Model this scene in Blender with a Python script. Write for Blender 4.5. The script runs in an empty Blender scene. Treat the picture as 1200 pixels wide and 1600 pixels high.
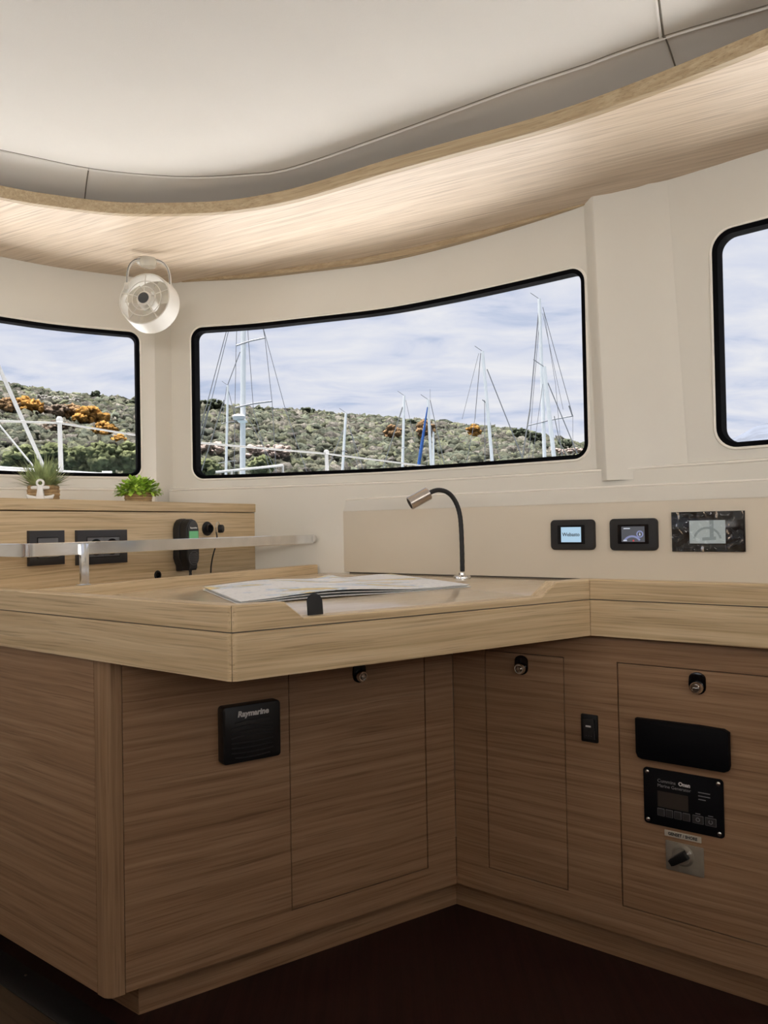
import bpy, bmesh, math, random
import numpy as np
from mathutils import Vector, Matrix, Euler
random.seed(7)
SC = bpy.context.scene
COL = SC.collection
PI = math.pi

# ------------------------------------------------------------------ camera
FPX = 1250.0
EYE = 0.95
_U = Vector((-0.018, -1.0, 0.0176)).normalized()          # world up seen in camera axes (right, down, forward)
_F = (Vector((0, 0, 1)) - _U * _U.z).normalized()
_R = _F.cross(_U)
cam_d = bpy.data.cameras.new('camera')
cam = bpy.data.objects.new('camera', cam_d)
COL.objects.link(cam)
cam.matrix_world = Matrix(((_R.x, -_R.y, -_R.z, 0), (_F.x, -_F.y, -_F.z, 0), (_U.x, -_U.y, -_U.z, EYE), (0, 0, 0, 1)))
cam_d.sensor_fit = 'VERTICAL'
cam_d.sensor_height = 36.0
cam_d.lens = FPX * 36.0 / 1600.0
cam_d.clip_start = 0.02
cam_d.clip_end = 6000
SC.camera = cam

# ------------------------------------------------------------------ view, sky, sun, daylight
SC.view_settings.view_transform = 'Standard'
SC.view_settings.look = 'None'
SC.view_settings.gamma = 1.0
SC.view_settings.exposure = 0.0
SC.view_settings.use_curve_mapping = False
SC.cycles.max_bounces = 8
SC.cycles.diffuse_bounces = 5
SC.cycles.glossy_bounces = 3
SC.cycles.transparent_max_bounces = 10

SKY = 1.18
SUN = 25.0
AFT = 68.0
SIDE = 6.0

def sky():
    w = bpy.data.worlds.new('sky'); SC.world = w; w.use_nodes = True
    nt = w.node_tree; N = nt.nodes; L = nt.links; N.clear()
    out = N.new('ShaderNodeOutputWorld'); bg = N.new('ShaderNodeBackground')
    tc = N.new('ShaderNodeTexCoord'); sp = N.new('ShaderNodeSeparateXYZ')
    L.new(tc.outputs['Generated'], sp.inputs[0])
    mx = N.new('ShaderNodeMath'); mx.operation = 'MAXIMUM'; mx.inputs[1].default_value = 0.0
    L.new(sp.outputs['Z'], mx.inputs[0])
    ad = N.new('ShaderNodeMath'); ad.operation = 'ADD'; ad.inputs[1].default_value = 0.16
    L.new(mx.outputs[0], ad.inputs[0])
    dx = N.new('ShaderNodeMath'); dx.operation = 'DIVIDE'; L.new(sp.outputs['X'], dx.inputs[0]); L.new(ad.outputs[0], dx.inputs[1])
    dy = N.new('ShaderNodeMath'); dy.operation = 'DIVIDE'; L.new(sp.outputs['Y'], dy.inputs[0]); L.new(ad.outputs[0], dy.inputs[1])
    cb = N.new('ShaderNodeCombineXYZ'); L.new(dx.outputs[0], cb.inputs[0]); L.new(dy.outputs[0], cb.inputs[1])
    mp = N.new('ShaderNodeMapping'); mp.inputs['Scale'].default_value = (1.1, 2.1, 1); mp.inputs['Rotation'].default_value = (0, 0, 0.5)
    L.new(cb.outputs[0], mp.inputs[0])
    n1 = N.new('ShaderNodeTexNoise'); n1.inputs['Scale'].default_value = 2.4; n1.inputs['Detail'].default_value = 8; n1.inputs['Roughness'].default_value = 0.58; n1.inputs['Distortion'].default_value = 0.5
    L.new(mp.outputs[0], n1.inputs['Vector'])
    cr = N.new('ShaderNodeValToRGB'); e = cr.color_ramp.elements
    e[0].position = 0.30; e[0].color = (0.55, 0.64, 0.84, 1)
    e[1].position = 0.66; e[1].color = (0.97, 0.97, 1.0, 1)
    m = e.new(0.44); m.color = (0.78, 0.82, 0.95, 1)
    L.new(n1.outputs['Fac'], cr.inputs[0])
    gt = N.new('ShaderNodeMath'); gt.operation = 'GREATER_THAN'; gt.inputs[1].default_value = -0.005
    L.new(sp.outputs['Z'], gt.inputs[0])
    mix = N.new('ShaderNodeMix'); mix.data_type = 'RGBA'
    mix.inputs['A'].default_value = (0.30, 0.35, 0.38, 1)
    L.new(gt.outputs[0], mix.inputs['Factor']); L.new(cr.outputs[0], mix.inputs['B'])
    L.new(mix.outputs['Result'], bg.inputs[0]); bg.inputs[1].default_value = SKY
    L.new(bg.outputs[0], out.inputs[0])
sky()

def lamp(name, kind, loc, aim, energy, **kw):
    d = bpy.data.lights.new(name, kind); d.energy = energy
    for k, v in kw.items(): setattr(d, k, v)
    o = bpy.data.objects.new(name, d); COL.objects.link(o)
    o.location = loc
    o.rotation_euler = (Vector(aim) - Vector(loc)).to_track_quat('-Z', 'Y').to_euler()
    return o
# bright overcast sun high over the bow, lights the white foredeck and the hill
lamp('sun', 'SUN', (-2.5, 0.8, 20), (0, 0, 0), SUN, angle=math.radians(38), color=(1.0, 0.98, 0.95))
# daylight through the aft cockpit door and the aft side windows of the saloon
lamp('aft_door_daylight', 'AREA', (0.3, -2.75, 1.38), (0.1, 3, 1.55), AFT, shape='RECTANGLE', size=2.6, size_y=0.75, color=(1.0, 0.97, 0.93))
lamp('side_window_daylight', 'AREA', (-2.22, -0.9, 1.4), (2, 0.2, 1.4), SIDE, shape='RECTANGLE', size=1.6, size_y=0.48, color=(1.0, 0.98, 0.95))
lamp('side_window_daylight', 'AREA', (1.97, -1.3, 1.4), (-2, 0.0, 1.4), SIDE, shape='RECTANGLE', size=1.6, size_y=0.48, color=(1.0, 0.98, 0.95))

# ------------------------------------------------------------------ pixel rays of the photograph -> points of the place
def ray(px, py):
    c = Vector(((px - 600) / FPX, (py - 800) / FPX, 1.0))
    return Vector((c.dot(_R), c.dot(_F), c.dot(_U)))
def at_z(px, py, z):
    r = ray(px, py); t = (z - EYE) / r.z
    return Vector((r.x * t, r.y * t, z))
def at_y(px, py, y):
    r = ray(px, py); t = y / r.y
    return Vector((r.x * t, y, EYE + r.z * t))

class Frame:
    """vertical plane through p along direction d (plan); local x = d, y = away from the room, z = up"""
    def __init__(s, p, d):
        s.p = Vector((p[0], p[1])); s.d = Vector((d[0], d[1])).normalized()
        s.n = Vector((-s.d.y, s.d.x))
    def uz(s, px, py, v=0.0):
        r = ray(px, py); q = s.p + s.n * v
        t = q.dot(s.n) / (Vector((r.x, r.y)).dot(s.n))
        P = Vector((r.x * t, r.y * t))
        return (P - s.p).dot(s.d), EYE + r.z * t
    def xy(s, u, v=0.0): return s.p + s.d * u + s.n * v
    def mat(s, u=0.0, v=0.0, z=0.0):
        q = s.xy(u, v)
        return Matrix(((s.d.x, s.n.x, 0, q.x), (s.d.y, s.n.y, 0, q.y), (0, 0, 1, z), (0, 0, 0, 1)))
    def loc(s, P):
        w = Vector((P[0], P[1])) - s.p
        return w.dot(s.d), w.dot(s.n)

# ------------------------------------------------------------------ mesh helpers
class MB:
    def __init__(s): s.bm = bmesh.new()
    def add(s, verts, faces, M=None):
        vs = [s.bm.verts.new(M @ Vector(v) if M else v) for v in verts]
        for f in faces:
            try: s.bm.faces.new([vs[i] for i in f])
            except ValueError: pass
        return s
    def merge(s, other, M=None):
        other.bm.verts.ensure_lookup_table()
        vs = {v: s.bm.verts.new(M @ v.co if M else v.co) for v in other.bm.verts}
        for f in other.bm.faces: s.bm.faces.new([vs[v] for v in f.verts])
        other.bm.free(); return s
    def box(s, x0, x1, y0, y1, z0, z1, b=0.0, seg=2, M=None):
        t = MB()
        t.add([(x0,y0,z0),(x1,y0,z0),(x1,y1,z0),(x0,y1,z0),(x0,y0,z1),(x1,y0,z1),(x1,y1,z1),(x0,y1,z1)],
              [(0,3,2,1),(4,5,6,7),(0,1,5,4),(1,2,6,5),(2,3,7,6),(3,0,4,7)])
        if b > 0: bmesh.ops.bevel(t.bm, geom=list(t.bm.edges), offset=b, segments=seg, affect='EDGES', profile=0.5)
        return s.merge(t, M)
    def prism_xz(s, poly, y0, y1, b=0.0, M=None):
        """polygon (x,z) extruded from front y0 to back y1; front rim bevelled"""
        n = len(poly); t = MB()
        t.add([(x, y0, z) for x, z in poly] + [(x, y1, z) for x, z in poly],
              [tuple(range(n)), tuple(range(2*n-1, n-1, -1))] + [(i, i+n, (i+1) % n + n, (i+1) % n) for i in range(n)])
        bmesh.ops.recalc_face_normals(t.bm, faces=t.bm.faces)
        if b > 0:
            es = [e for e in t.bm.edges if all(abs(v.co.y - y0) < 1e-7 for v in e.verts)]
            bmesh.ops.bevel(t.bm, geom=es, offset=b, segments=2, affect='EDGES', profile=0.5)
        return s.merge(t, M)
    def prism_xy(s, poly, z0, z1, b=0.0, M=None):
        n = len(poly); t = MB()
        t.add([(x, y, z0) for x, y in poly] + [(x, y, z1) for x, y in poly],
              [tuple(range(n-1, -1, -1)), tuple(range(n, 2*n))] + [(i, (i+1) % n, (i+1) % n + n, i+n) for i in range(n)])
        bmesh.ops.recalc_face_normals(t.bm, faces=t.bm.faces)
        if b > 0:
            es = [e for e in t.bm.edges if all(abs(v.co.z - z1) < 1e-7 for v in e.verts)]
            bmesh.ops.bevel(t.bm, geom=es, offset=b, segments=2, affect='EDGES', profile=0.5)
        return s.merge(t, M)
    def tube(s, pts, r, seg=8, closed=False, caps=True, M=None, flat=None):
        pts = [Vector(p) for p in pts]; n = len(pts)
        rs = r if isinstance(r, (list, tuple)) else [r] * n
        tang = []
        for i in range(n):
            a = pts[(i-1) % n] if (closed or i > 0) else pts[i]
            b = pts[(i+1) % n] if (closed or i < n-1) else pts[i]
            tang.append((b - a).normalized())
        up = Vector((0, 0, 1)) if abs(tang[0].z) < 0.9 else Vector((1, 0, 0))
        nrm = (up - tang[0] * up.dot(tang[0])).normalized()
        verts = []
        for i in range(n):
            nrm = (nrm - tang[i] * nrm.dot(tang[i])).normalized()
            bi = tang[i].cross(nrm)
            for k in range(seg):
                a = 2 * PI * k / seg
                verts.append(pts[i] + nrm * (math.cos(a) * rs[i]) + bi * (math.sin(a) * rs[i]))
        faces = []
        for i in range(n if closed else n-1):
            j = (i+1) % n
            for k in range(seg):
                l = (k+1) % seg
                faces.append((i*seg+k, i*seg+l, j*seg+l, j*seg+k))
        if caps and not closed:
            faces += [tuple(range(seg-1, -1, -1)), tuple(range((n-1)*seg, n*seg))]
        return s.add(verts, faces, M)
    def lathe(s, prof, seg=24, M=None, mod=None, caps=True):
        """profile (radius, height) about local z"""
        verts, faces = [], []
        n = len(prof)
        for i, (r, h) in enumerate(prof):
            for k in range(seg):
                a = 2 * PI * k / seg
                rr = r * (1 + (mod(i, k) if mod else 0))
                verts.append((rr * math.cos(a), rr * math.sin(a), h))
        for i in range(n-1):
            for k in range(seg):
                l = (k+1) % seg
                faces.append((i*seg+k, i*seg+l, (i+1)*seg+l, (i+1)*seg+k))
        if caps and prof[0][0] > 1e-6: faces.append(tuple(range(seg-1, -1, -1)))
        if caps and prof[-1][0] > 1e-6: faces.append(tuple(range((n-1)*seg, n*seg)))
        return s.add(verts, faces, M)
    def build(s, name, mat, parent=None, M=None, smooth=35, kind=None):
        bmesh.ops.remove_doubles(s.bm, verts=s.bm.verts, dist=1e-6)
        bmesh.ops.recalc_face_normals(s.bm, faces=s.bm.faces)
        me = bpy.data.meshes.new(name); s.bm.to_mesh(me); s.bm.free()
        return mesh_obj(name, me, mat, parent, M, smooth, kind)

def mesh_obj(name, me, mat, parent=None, M=None, smooth=35, kind=None):
    if mat is not None: me.materials.append(mat)
    if smooth:
        me.polygons.foreach_set('use_smooth', [True] * len(me.polygons))
        me.set_sharp_from_angle(angle=math.radians(smooth))
    o = bpy.data.objects.new(name, me); COL.objects.link(o)
    if parent is not None: o.parent = parent
    if M is not None: o.matrix_local = M
    if kind: o['kind'] = kind
    return o
def tag(o, label=None, cat=None, group=None, kind=None):
    if label: o['label'] = label
    if cat: o['category'] = cat
    if group: o['group'] = group
    if kind: o['kind'] = kind
    return o
def thing(name, label, cat, M=None, group=None):
    o = bpy.data.objects.new(name, None); COL.objects.link(o)
    o.empty_display_size = 0.05
    if M is not None: o.matrix_world = M
    return tag(o, label, cat, group)
def rrect(x0, x1, z0, z1, r, n=5):
    out = []
    for cx, cz, a0 in ((x1-r, z1-r, 0), (x0+r, z1-r, 90), (x0+r, z0+r, 180), (x1-r, z0+r, 270)):
        for i in range(n+1):
            a = math.radians(a0 + 90*i/n)
            out.append((cx + r*math.cos(a), cz + r*math.sin(a)))
    return out
def circle(cx, cz, r, n=24): return [(cx + r*math.cos(2*PI*i/n), cz + r*math.sin(2*PI*i/n)) for i in range(n)]
ALONG_Y = Matrix.Rotation(PI/2, 4, 'X')       # local z of a lathe -> -y (towards the room)
def T(x, y, z): return Matrix.Translation((x, y, z))

def text(name, body, size, mat, parent, x, y, z, shear=0.0, align='CENTER', bold=0.0, roll=0.0, sx=1.0):
    c = bpy.data.curves.new(name, 'FONT'); c.body = body; c.size = size; c.shear = shear
    c.align_x = align; c.align_y = 'CENTER'; c.extrude = 0.0002; c.offset = bold; c.resolution_u = 3
    o = bpy.data.objects.new(name + '_tmp', c); COL.objects.link(o)
    me = bpy.data.meshes.new_from_object(o.evaluated_get(bpy.context.evaluated_depsgraph_get()))
    bpy.data.objects.remove(o); bpy.data.curves.remove(c)
    me.transform(T(x, y, z) @ Matrix.Rotation(roll, 4, 'Y') @ Matrix.Rotation(PI/2, 4, 'X') @ Matrix.Diagonal((sx, 1, 1, 1)))
    me.name = name; me.materials.clear()
    return mesh_obj(name, me, mat, parent, None, 0)

def spline(P, n=20):
    """Catmull-Rom through plan points"""
    P = [Vector(p) for p in P]; out = []
    Q = [P[0]*2 - P[1]] + P + [P[-1]*2 - P[-2]]
    for i in range(1, len(Q)-2):
        a, b, c, d = Q[i-1], Q[i], Q[i+1], Q[i+2]
        for k in range(n):
            t = k / n
            out.append(0.5*((2*b) + (c-a)*t + (2*a-5*b+4*c-d)*t*t + (3*b-a-3*c+d)*t*t*t))
    out.append(P[-1]); return out

class Path:
    """plan curve measured by length, going left to right as seen from the room"""
    def __init__(s, pts, n=20):
        s.P = spline(pts, n); s.S = [0.0]
        for a, b in zip(s.P, s.P[1:]): s.S.append(s.S[-1] + (b-a).length)
        s.L = s.S[-1]
    def _seg(s, q):
        i = int(np.searchsorted(s.S, q, side='right')) - 1
        return max(0, min(len(s.P)-2, i))
    def p(s, q, off=0.0):
        i = s._seg(q); t = (q - s.S[i]) / (s.S[i+1] - s.S[i])
        P = s.P[i].lerp(s.P[i+1], t)
        if off:
            n = s.n_in(q); P = P + n * off
        return P
    def n_in(s, q):
        e = 0.02; i0 = max(0, q-e); i1 = min(s.L, q+e)
        d = (s.p(i1) - s.p(i0)).normalized()
        return Vector((d.y, -d.x))
    def s_at(s, px, py):
        r = ray(px, py); best = None
        for i in range(len(s.P)-1):
            a, b = s.P[i], s.P[i+1]
            ca = r.x*a.y - r.y*a.x; cb = r.x*b.y - r.y*b.x
            if ca * cb <= 0 and (a.x*r.x + a.y*r.y) > 0:
                return s.S[i] + (s.S[i+1]-s.S[i]) * ca / (ca - cb + 1e-12)
        raise ValueError('no crossing %s %s' % (px, py))
    def w(s, q, off, z):
        P = s.p(q, off); return Vector((P.x, P.y, z))

# ------------------------------------------------------------------ materials
def new_mat(name):
    m = bpy.data.materials.new(name); m.use_nodes = True
    return m, m.node_tree.nodes, m.node_tree.links, m.node_tree.nodes['Principled BSDF']
def plain(name, col, rough=0.5, metal=0.0, noise=0.0, nscale=8.0, bump=0.0, bscale=200.0, spec=0.5, coat=0.0):
    m, N, L, b = new_mat(name)
    b.inputs['Base Color'].default_value = (*col, 1); b.inputs['Roughness'].default_value = rough
    b.inputs['Metallic'].default_value = metal; b.inputs['Specular IOR Level'].default_value = spec
    b.inputs['Coat Weight'].default_value = coat
    tc = N.new('ShaderNodeTexCoord')
    if noise:
        n = N.new('ShaderNodeTexNoise'); n.inputs['Scale'].default_value = nscale; n.inputs['Detail'].default_value = 5
        L.new(tc.outputs['Object'], n.inputs['Vector'])
        r = N.new('ShaderNodeValToRGB'); e = r.color_ramp.elements
        e[0].position = 0.3; e[1].position = 0.7
        e[0].color = (*[c*(1-noise) for c in col], 1); e[1].color = (*[min(1, c*(1+noise)) for c in col], 1)
        L.new(n.outputs['Fac'], r.inputs[0]); L.new(r.outputs[0], b.inputs['Base Color'])
    if bump:
        n = N.new('ShaderNodeTexNoise'); n.inputs['Scale'].default_value = bscale; n.inputs['Detail'].default_value = 3
        L.new(tc.outputs['Object'], n.inputs['Vector'])
        u = N.new('ShaderNodeBump'); u.inputs['Strength'].default_value = bump; u.inputs['Distance'].default_value = 0.002
        L.new(n.outputs['Fac'], u.inputs['Height']); L.new(u.outputs[0], b.inputs['Normal'])
    return m
def emit(name, col, strength):
    m, N, L, b = new_mat(name)
    b.inputs['Base Color'].default_value = (*[c*0.2 for c in col], 1); b.inputs['Roughness'].default_value = 0.2
    b.inputs['Emission Color'].default_value = (*col, 1); b.inputs['Emission Strength'].default_value = strength
    return m
def oak(name, lo, mid, hi, axis=0, rough=0.45, cross=48.0, amount=1.0):
    """straight-grained oak veneer; grain runs along the given local axis"""
    m, N, L, b = new_mat(name)
    tc = N.new('ShaderNodeTexCoord')
    def mapping(along, across):
        mp = N.new('ShaderNodeMapping'); sc = [across]*3; sc[axis] = along
        mp.inputs['Scale'].default_value = sc
        return mp
    # slow waviness of the grain lines
    wv = N.new('ShaderNodeTexNoise'); wv.inputs['Scale'].default_value = 1.0; wv.inputs['Detail'].default_value = 2
    mpw = mapping(2.2, 5.0); L.new(tc.outputs['Object'], mpw.inputs[0]); L.new(mpw.outputs[0], wv.inputs['Vector'])
    sub = N.new('ShaderNodeVectorMath'); sub.operation = 'SUBTRACT'; sub.inputs[1].default_value = (0.5, 0.5, 0.5)
    L.new(wv.outputs['Color'], sub.inputs[0])
    scl = N.new('ShaderNodeVectorMath'); scl.operation = 'SCALE'; scl.inputs['Scale'].default_value = 0.016
    L.new(sub.outputs[0], scl.inputs[0])
    add = N.new('ShaderNodeVectorMath'); add.operation = 'ADD'
    L.new(tc.outputs['Object'], add.inputs[0]); L.new(scl.outputs[0], add.inputs[1])
    mp1 = mapping(1.1, cross*2.2); L.new(add.outputs[0], mp1.inputs[0])
    n1 = N.new('ShaderNodeTexNoise'); n1.inputs['Scale'].default_value = 1.0; n1.inputs['Detail'].default_value = 6; n1.inputs['Roughness'].default_value = 0.62
    L.new(mp1.outputs[0], n1.inputs['Vector'])
    r1 = N.new('ShaderNodeValToRGB'); e = r1.color_ramp.elements
    e[0].position = 0.28; e[0].color = (*lo, 1); e[1].position = 0.70; e[1].color = (*hi, 1)
    q = e.new(0.48); q.color = (*mid, 1)
    L.new(n1.outputs['Fac'], r1.inputs[0])
    # fine dark pores
    mp2 = mapping(5.0, cross*7); L.new(add.outputs[0], mp2.inputs[0])
    n2 = N.new('ShaderNodeTexNoise'); n2.inputs['Scale'].default_value = 1.0; n2.inputs['Detail'].default_value = 3
    L.new(mp2.outputs[0], n2.inputs['Vector'])
    r2 = N.new('ShaderNodeValToRGB'); e = r2.color_ramp.elements
    e[0].position = 0.30; e[0].color = (0.62, 0.58, 0.55, 1); e[1].position = 0.47; e[1].color = (1, 1, 1, 1)
    L.new(n2.outputs['Fac'], r2.inputs[0])
    mx = N.new('ShaderNodeMix'); mx.data_type = 'RGBA'; mx.blend_type = 'MULTIPLY'; mx.inputs['Factor'].default_value = 0.75*amount
    L.new(r1.outputs[0], mx.inputs['A']); L.new(r2.outputs[0], mx.inputs['B'])
    L.new(mx.outputs['Result'], b.inputs['Base Color'])
    b.inputs['Roughness'].default_value = rough
    b.inputs['Specular IOR Level'].default_value = 0.35
    bp = N.new('ShaderNodeBump'); bp.inputs['Strength'].default_value = 0.12; bp.inputs['Distance'].default_value = 0.001
    L.new(n2.outputs['Fac'], bp.inputs['Height']); L.new(bp.outputs[0], b.inputs['Normal'])
    return m

OAK_LO, OAK_MID, OAK_HI = (0.52, 0.375, 0.205), (0.66, 0.50, 0.30), (0.78, 0.625, 0.41)
M_OAK = oak('light_oak', OAK_LO, OAK_MID, OAK_HI)
M_OAKV = oak('light_oak_upright', OAK_LO, OAK_MID, OAK_HI, axis=2)
M_SOFF = oak('pale_oak', (0.57, 0.45, 0.33), (0.67, 0.545, 0.415), (0.77, 0.65, 0.52), cross=40)
M_LIP = oak('lip_oak', (0.36, 0.26, 0.15), (0.44, 0.33, 0.20), (0.52, 0.41, 0.26), cross=60)
M_CAB = oak('brown_oak', (0.27, 0.155, 0.085), (0.385, 0.235, 0.135), (0.49, 0.325, 0.20), cross=42)
M_CABV = oak('brown_oak_upright', (0.29, 0.175, 0.095), (0.39, 0.245, 0.14), (0.48, 0.32, 0.195), axis=2, cross=42)
M_TOP = oak('lacquered_oak', (0.55, 0.44, 0.305), (0.63, 0.51, 0.37), (0.68, 0.56, 0.42), rough=0.12, amount=0.3)
M_WALL = plain('gelcoat', (0.71, 0.68, 0.61), 0.26, noise=0.02, nscale=3)
M_CONS = plain('beige_gelcoat', (0.70, 0.63, 0.52), 0.5, noise=0.02, nscale=4)
M_BEAD_GLINT = plain('pale_bead_and_glint', (0.86, 0.82, 0.75), 0.35)
M_CEIL = plain('headliner_vinyl', (0.74, 0.705, 0.65), 0.75, noise=0.015, nscale=5, bump=0.1, bscale=300)
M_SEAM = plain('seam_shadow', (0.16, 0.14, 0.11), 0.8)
M_FLOOR = oak('wenge_floor', (0.016, 0.006, 0.005), (0.026, 0.009, 0.008), (0.036, 0.013, 0.011), axis=1, rough=0.5, cross=30)
M_FLOORB = oak('brown_floor', (0.05, 0.032, 0.018), (0.07, 0.045, 0.025), (0.09, 0.06, 0.034), rough=0.5, cross=30)
M_BLACK = plain('black_plastic', (0.010, 0.010, 0.011), 0.38, noise=0.05)
M_MATT = plain('matt_black', (0.012, 0.012, 0.013), 0.6, bump=0.1, bscale=400)
M_GLOSSB = plain('gloss_black', (0.004, 0.004, 0.006), 0.08, spec=0.35)
M_DULLB = plain('dull_black', (0.004, 0.004, 0.006), 0.55, spec=0.15)
M_GREYP = plain('charcoal_plastic', (0.035, 0.034, 0.036), 0.42)
M_GREYK = plain('grey_key', (0.13, 0.13, 0.135), 0.4)
M_RUB = plain('rubber_seal', (0.005, 0.005, 0.006), 0.95, spec=0.03)
M_STEEL = plain('polished_steel', (0.76, 0.76, 0.76), 0.16, metal=1.0, noise=0.06, nscale=30)
M_BRUSH = plain('brushed_nickel', (0.50, 0.45, 0.41), 0.26, metal=1.0, noise=0.08, nscale=60)
M_CHROME = plain('chrome', (0.78, 0.77, 0.75), 0.08, metal=1.0)
M_WHITE = plain('white_plastic', (0.64, 0.61, 0.555), 0.4)
M_CERAM = plain('white_ceramic', (0.85, 0.83, 0.80), 0.25)
M_INK = plain('white_print', (0.75, 0.75, 0.75), 0.6)
M_INKG = plain('grey_print', (0.26, 0.26, 0.27), 0.6)
M_INKB = plain('black_print', (0.02, 0.02, 0.02), 0.6)
M_TAPE = plain('label_tape', (0.62, 0.58, 0.50), 0.5)
M_ALU = plain('grey_switch_plate', (0.34, 0.31, 0.26), 0.35, metal=0.3, noise=0.1, nscale=40)
M_PAPER = plain('paper_edge', (0.86, 0.86, 0.85), 0.8)
M_ROPE = plain('jute_rope', (0.50, 0.335, 0.17), 0.85, noise=0.25, nscale=60, bump=0.4, bscale=500)
M_LEAF1 = plain('grass_leaf', (0.40, 0.48, 0.22), 0.5, noise=0.5, nscale=40)
M_LEAF2 = plain('round_leaf', (0.42, 0.62, 0.08), 0.45, noise=0.45, nscale=50)
M_SOIL = plain('soil', (0.03, 0.02, 0.012), 0.9, noise=0.3, nscale=80)
M_DECK = plain('white_deck', (0.88, 0.87, 0.85), 0.55, noise=0.02, nscale=2)
M_MAST = plain('white_mast', (0.70, 0.70, 0.70), 0.35, noise=0.03)
M_WIRE = plain('rigging_wire', (0.22, 0.22, 0.23), 0.4, metal=0.5)
M_WIREW = plain('pale_rope', (0.17, 0.168, 0.16), 0.6)
M_RAIL = plain('white_rail', (0.26, 0.26, 0.255), 0.5)
M_HULL = plain('white_hull', (0.5, 0.5, 0.5), 0.3)
M_BLUE = plain('blue_sailcloth', (0.015, 0.08, 0.28), 0.7, noise=0.2, nscale=4)
M_SEA = plain('sea', (0.05, 0.09, 0.11), 0.12, bump=0.5, bscale=1.2)

def glass_mat():
    m = bpy.data.materials.new('tinted_glass'); m.use_nodes = True
    N = m.node_tree.nodes; L = m.node_tree.links; N.clear()
    o = N.new('ShaderNodeOutputMaterial'); mix = N.new('ShaderNodeMixShader')
    t = N.new('ShaderNodeBsdfTransparent'); t.inputs[0].default_value = (0.85, 0.853, 0.86, 1)
    g = N.new('ShaderNodeBsdfGlossy'); g.inputs['Roughness'].default_value = 0.02; g.inputs[0].default_value = (1, 1, 1, 1)
    f = N.new('ShaderNodeFresnel'); f.inputs[0].default_value = 1.10
    L.new(f.outputs[0], mix.inputs[0]); L.new(t.outputs[0], mix.inputs[1]); L.new(g.outputs[0], mix.inputs[2]); L.new(mix.outputs[0], o.inputs[0])
    return m
M_GLASS = glass_mat()
def clear_mat():
    m = bpy.data.materials.new('clear_plastic'); m.use_nodes = True
    N = m.node_tree.nodes; L = m.node_tree.links; N.clear()
    o = N.new('ShaderNodeOutputMaterial'); mix = N.new('ShaderNodeMixShader'); mix.inputs[0].default_value = 0.45
    t = N.new('ShaderNodeBsdfTransparent'); t.inputs[0].default_value = (0.85, 0.84, 0.80, 1)
    g = N.new('ShaderNodeBsdfPrincipled'); g.inputs['Base Color'].default_value = (0.72, 0.68, 0.60, 1); g.inputs['Roughness'].default_value = 0.12
    L.new(t.outputs[0], mix.inputs[1]); L.new(g.outputs[0], mix.inputs[2]); L.new(mix.outputs[0], o.inputs[0])
    return m
M_CLEAR = clear_mat()

# ================================================================== the cabin shell
SILL, WTOP = 1.125, 1.652
# inner face of the front wall, right of the corner post and left of it (plan)
def pt(px, y): r = ray(px, 640); return (r.x/r.y*y, y)
WR = Path([pt(268, 2.815), pt(310, 2.775), pt(395, 2.735), pt(480, 2.67), pt(600, 2.575), pt(700, 2.455), pt(800, 2.325), pt(900, 2.20), pt(1020, 2.062), pt(1150, 1.925),
           (1.15, 1.635), (1.50, 1.23), (1.80, 0.70), (1.95, 0.10), (2.02, -0.6), (2.05, -1.6), (2.05, -2.8)])
WL = Path([(-2.30, -2.8), (-2.30, -1.6), (-2.30, -0.4), (-2.25, 0.4), (-2.10, 1.15), (-1.80, 1.78), (-1.50, 2.21), pt(0, 2.50), pt(100, 2.625), pt(215, 2.735), pt(243, 2.755)])
ZC, ZT = 0.0, 2.06

def win_z(q, w):
    """height range of the opening w = (s0, s1, z0, z1, r) at length q"""
    s0, s1, z0, z1, r = w
    d = min(q - s0, s1 - q)
    k = r - math.sqrt(max(0.0, r*r - (r-d)**2)) if d < r else 0.0
    return z0 + k, z1 - k
def stations(path, wins, lo, hi, step=0.06):
    S = set(np.linspace(lo, hi, int((hi-lo)/step)+2))
    for s0, s1, z0, z1, r in wins:
        for i in range(9):
            a = r*(1-math.cos(i/8*PI/2)); S.add(s0+a); S.add(s1-a)
    S = sorted(S); out = [S[0]]
    for q in S[1:]:
        if q - out[-1] > 1e-5: out.append(q)
    return out
def wall_mesh(name, path, wins, mat, lo=0.0, hi=None):
    hi = path.L if hi is None else hi
    st = stations(path, wins, lo, hi); mb = MB()
    for a, b in zip(st, st[1:]):
        m = (a+b)/2; w = next((w for w in wins if w[0] <= m <= w[1]), None)
        for off in (0.0, -0.036):
            if w is None: spans = [((ZC, ZT), (ZC, ZT))]
            else:
                za, zb = win_z(a, w), win_z(b, w)
                spans = [((ZC, za[0]), (ZC, zb[0])), ((za[1], ZT), (zb[1], ZT))]
            for (a0, a1), (b0, b1) in spans:
                mb.add([path.w(a, off, a0), path.w(b, off, b0), path.w(b, off, b1), path.w(a, off, a1)], [(0, 1, 2, 3)])
    o = mb.build(name, mat, smooth=30); o['kind'] = 'structure'
    return o
def win_loop(w, inset=0.0, step=0.05):
    s0, s1, z0, z1, r = w; s0 += inset; s1 -= inset; z0 += inset; z1 -= inset; r = max(0.005, r - inset)
    lp = []
    for cx, cz, a0 in ((s1-r, z1-r, 0), (s0+r, z1-r, 90), (s0+r, z0+r, 180), (s1-r, z0+r, 270)):
        for i in range(9):
            a = math.radians(a0 + 90*i/8); lp.append((cx+r*math.cos(a), cz+r*math.sin(a)))
    out = []                                     # subdivide the long straight runs so that they follow the curve of the wall
    for (a, b) in zip(lp, lp[1:]+lp[:1]):
        k = max(1, int(math.hypot(b[0]-a[0], b[1]-a[1])/step))
        out += [(a[0]+(b[0]-a[0])*i/k, a[1]+(b[1]-a[1])*i/k) for i in range(k)]
    return out
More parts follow.
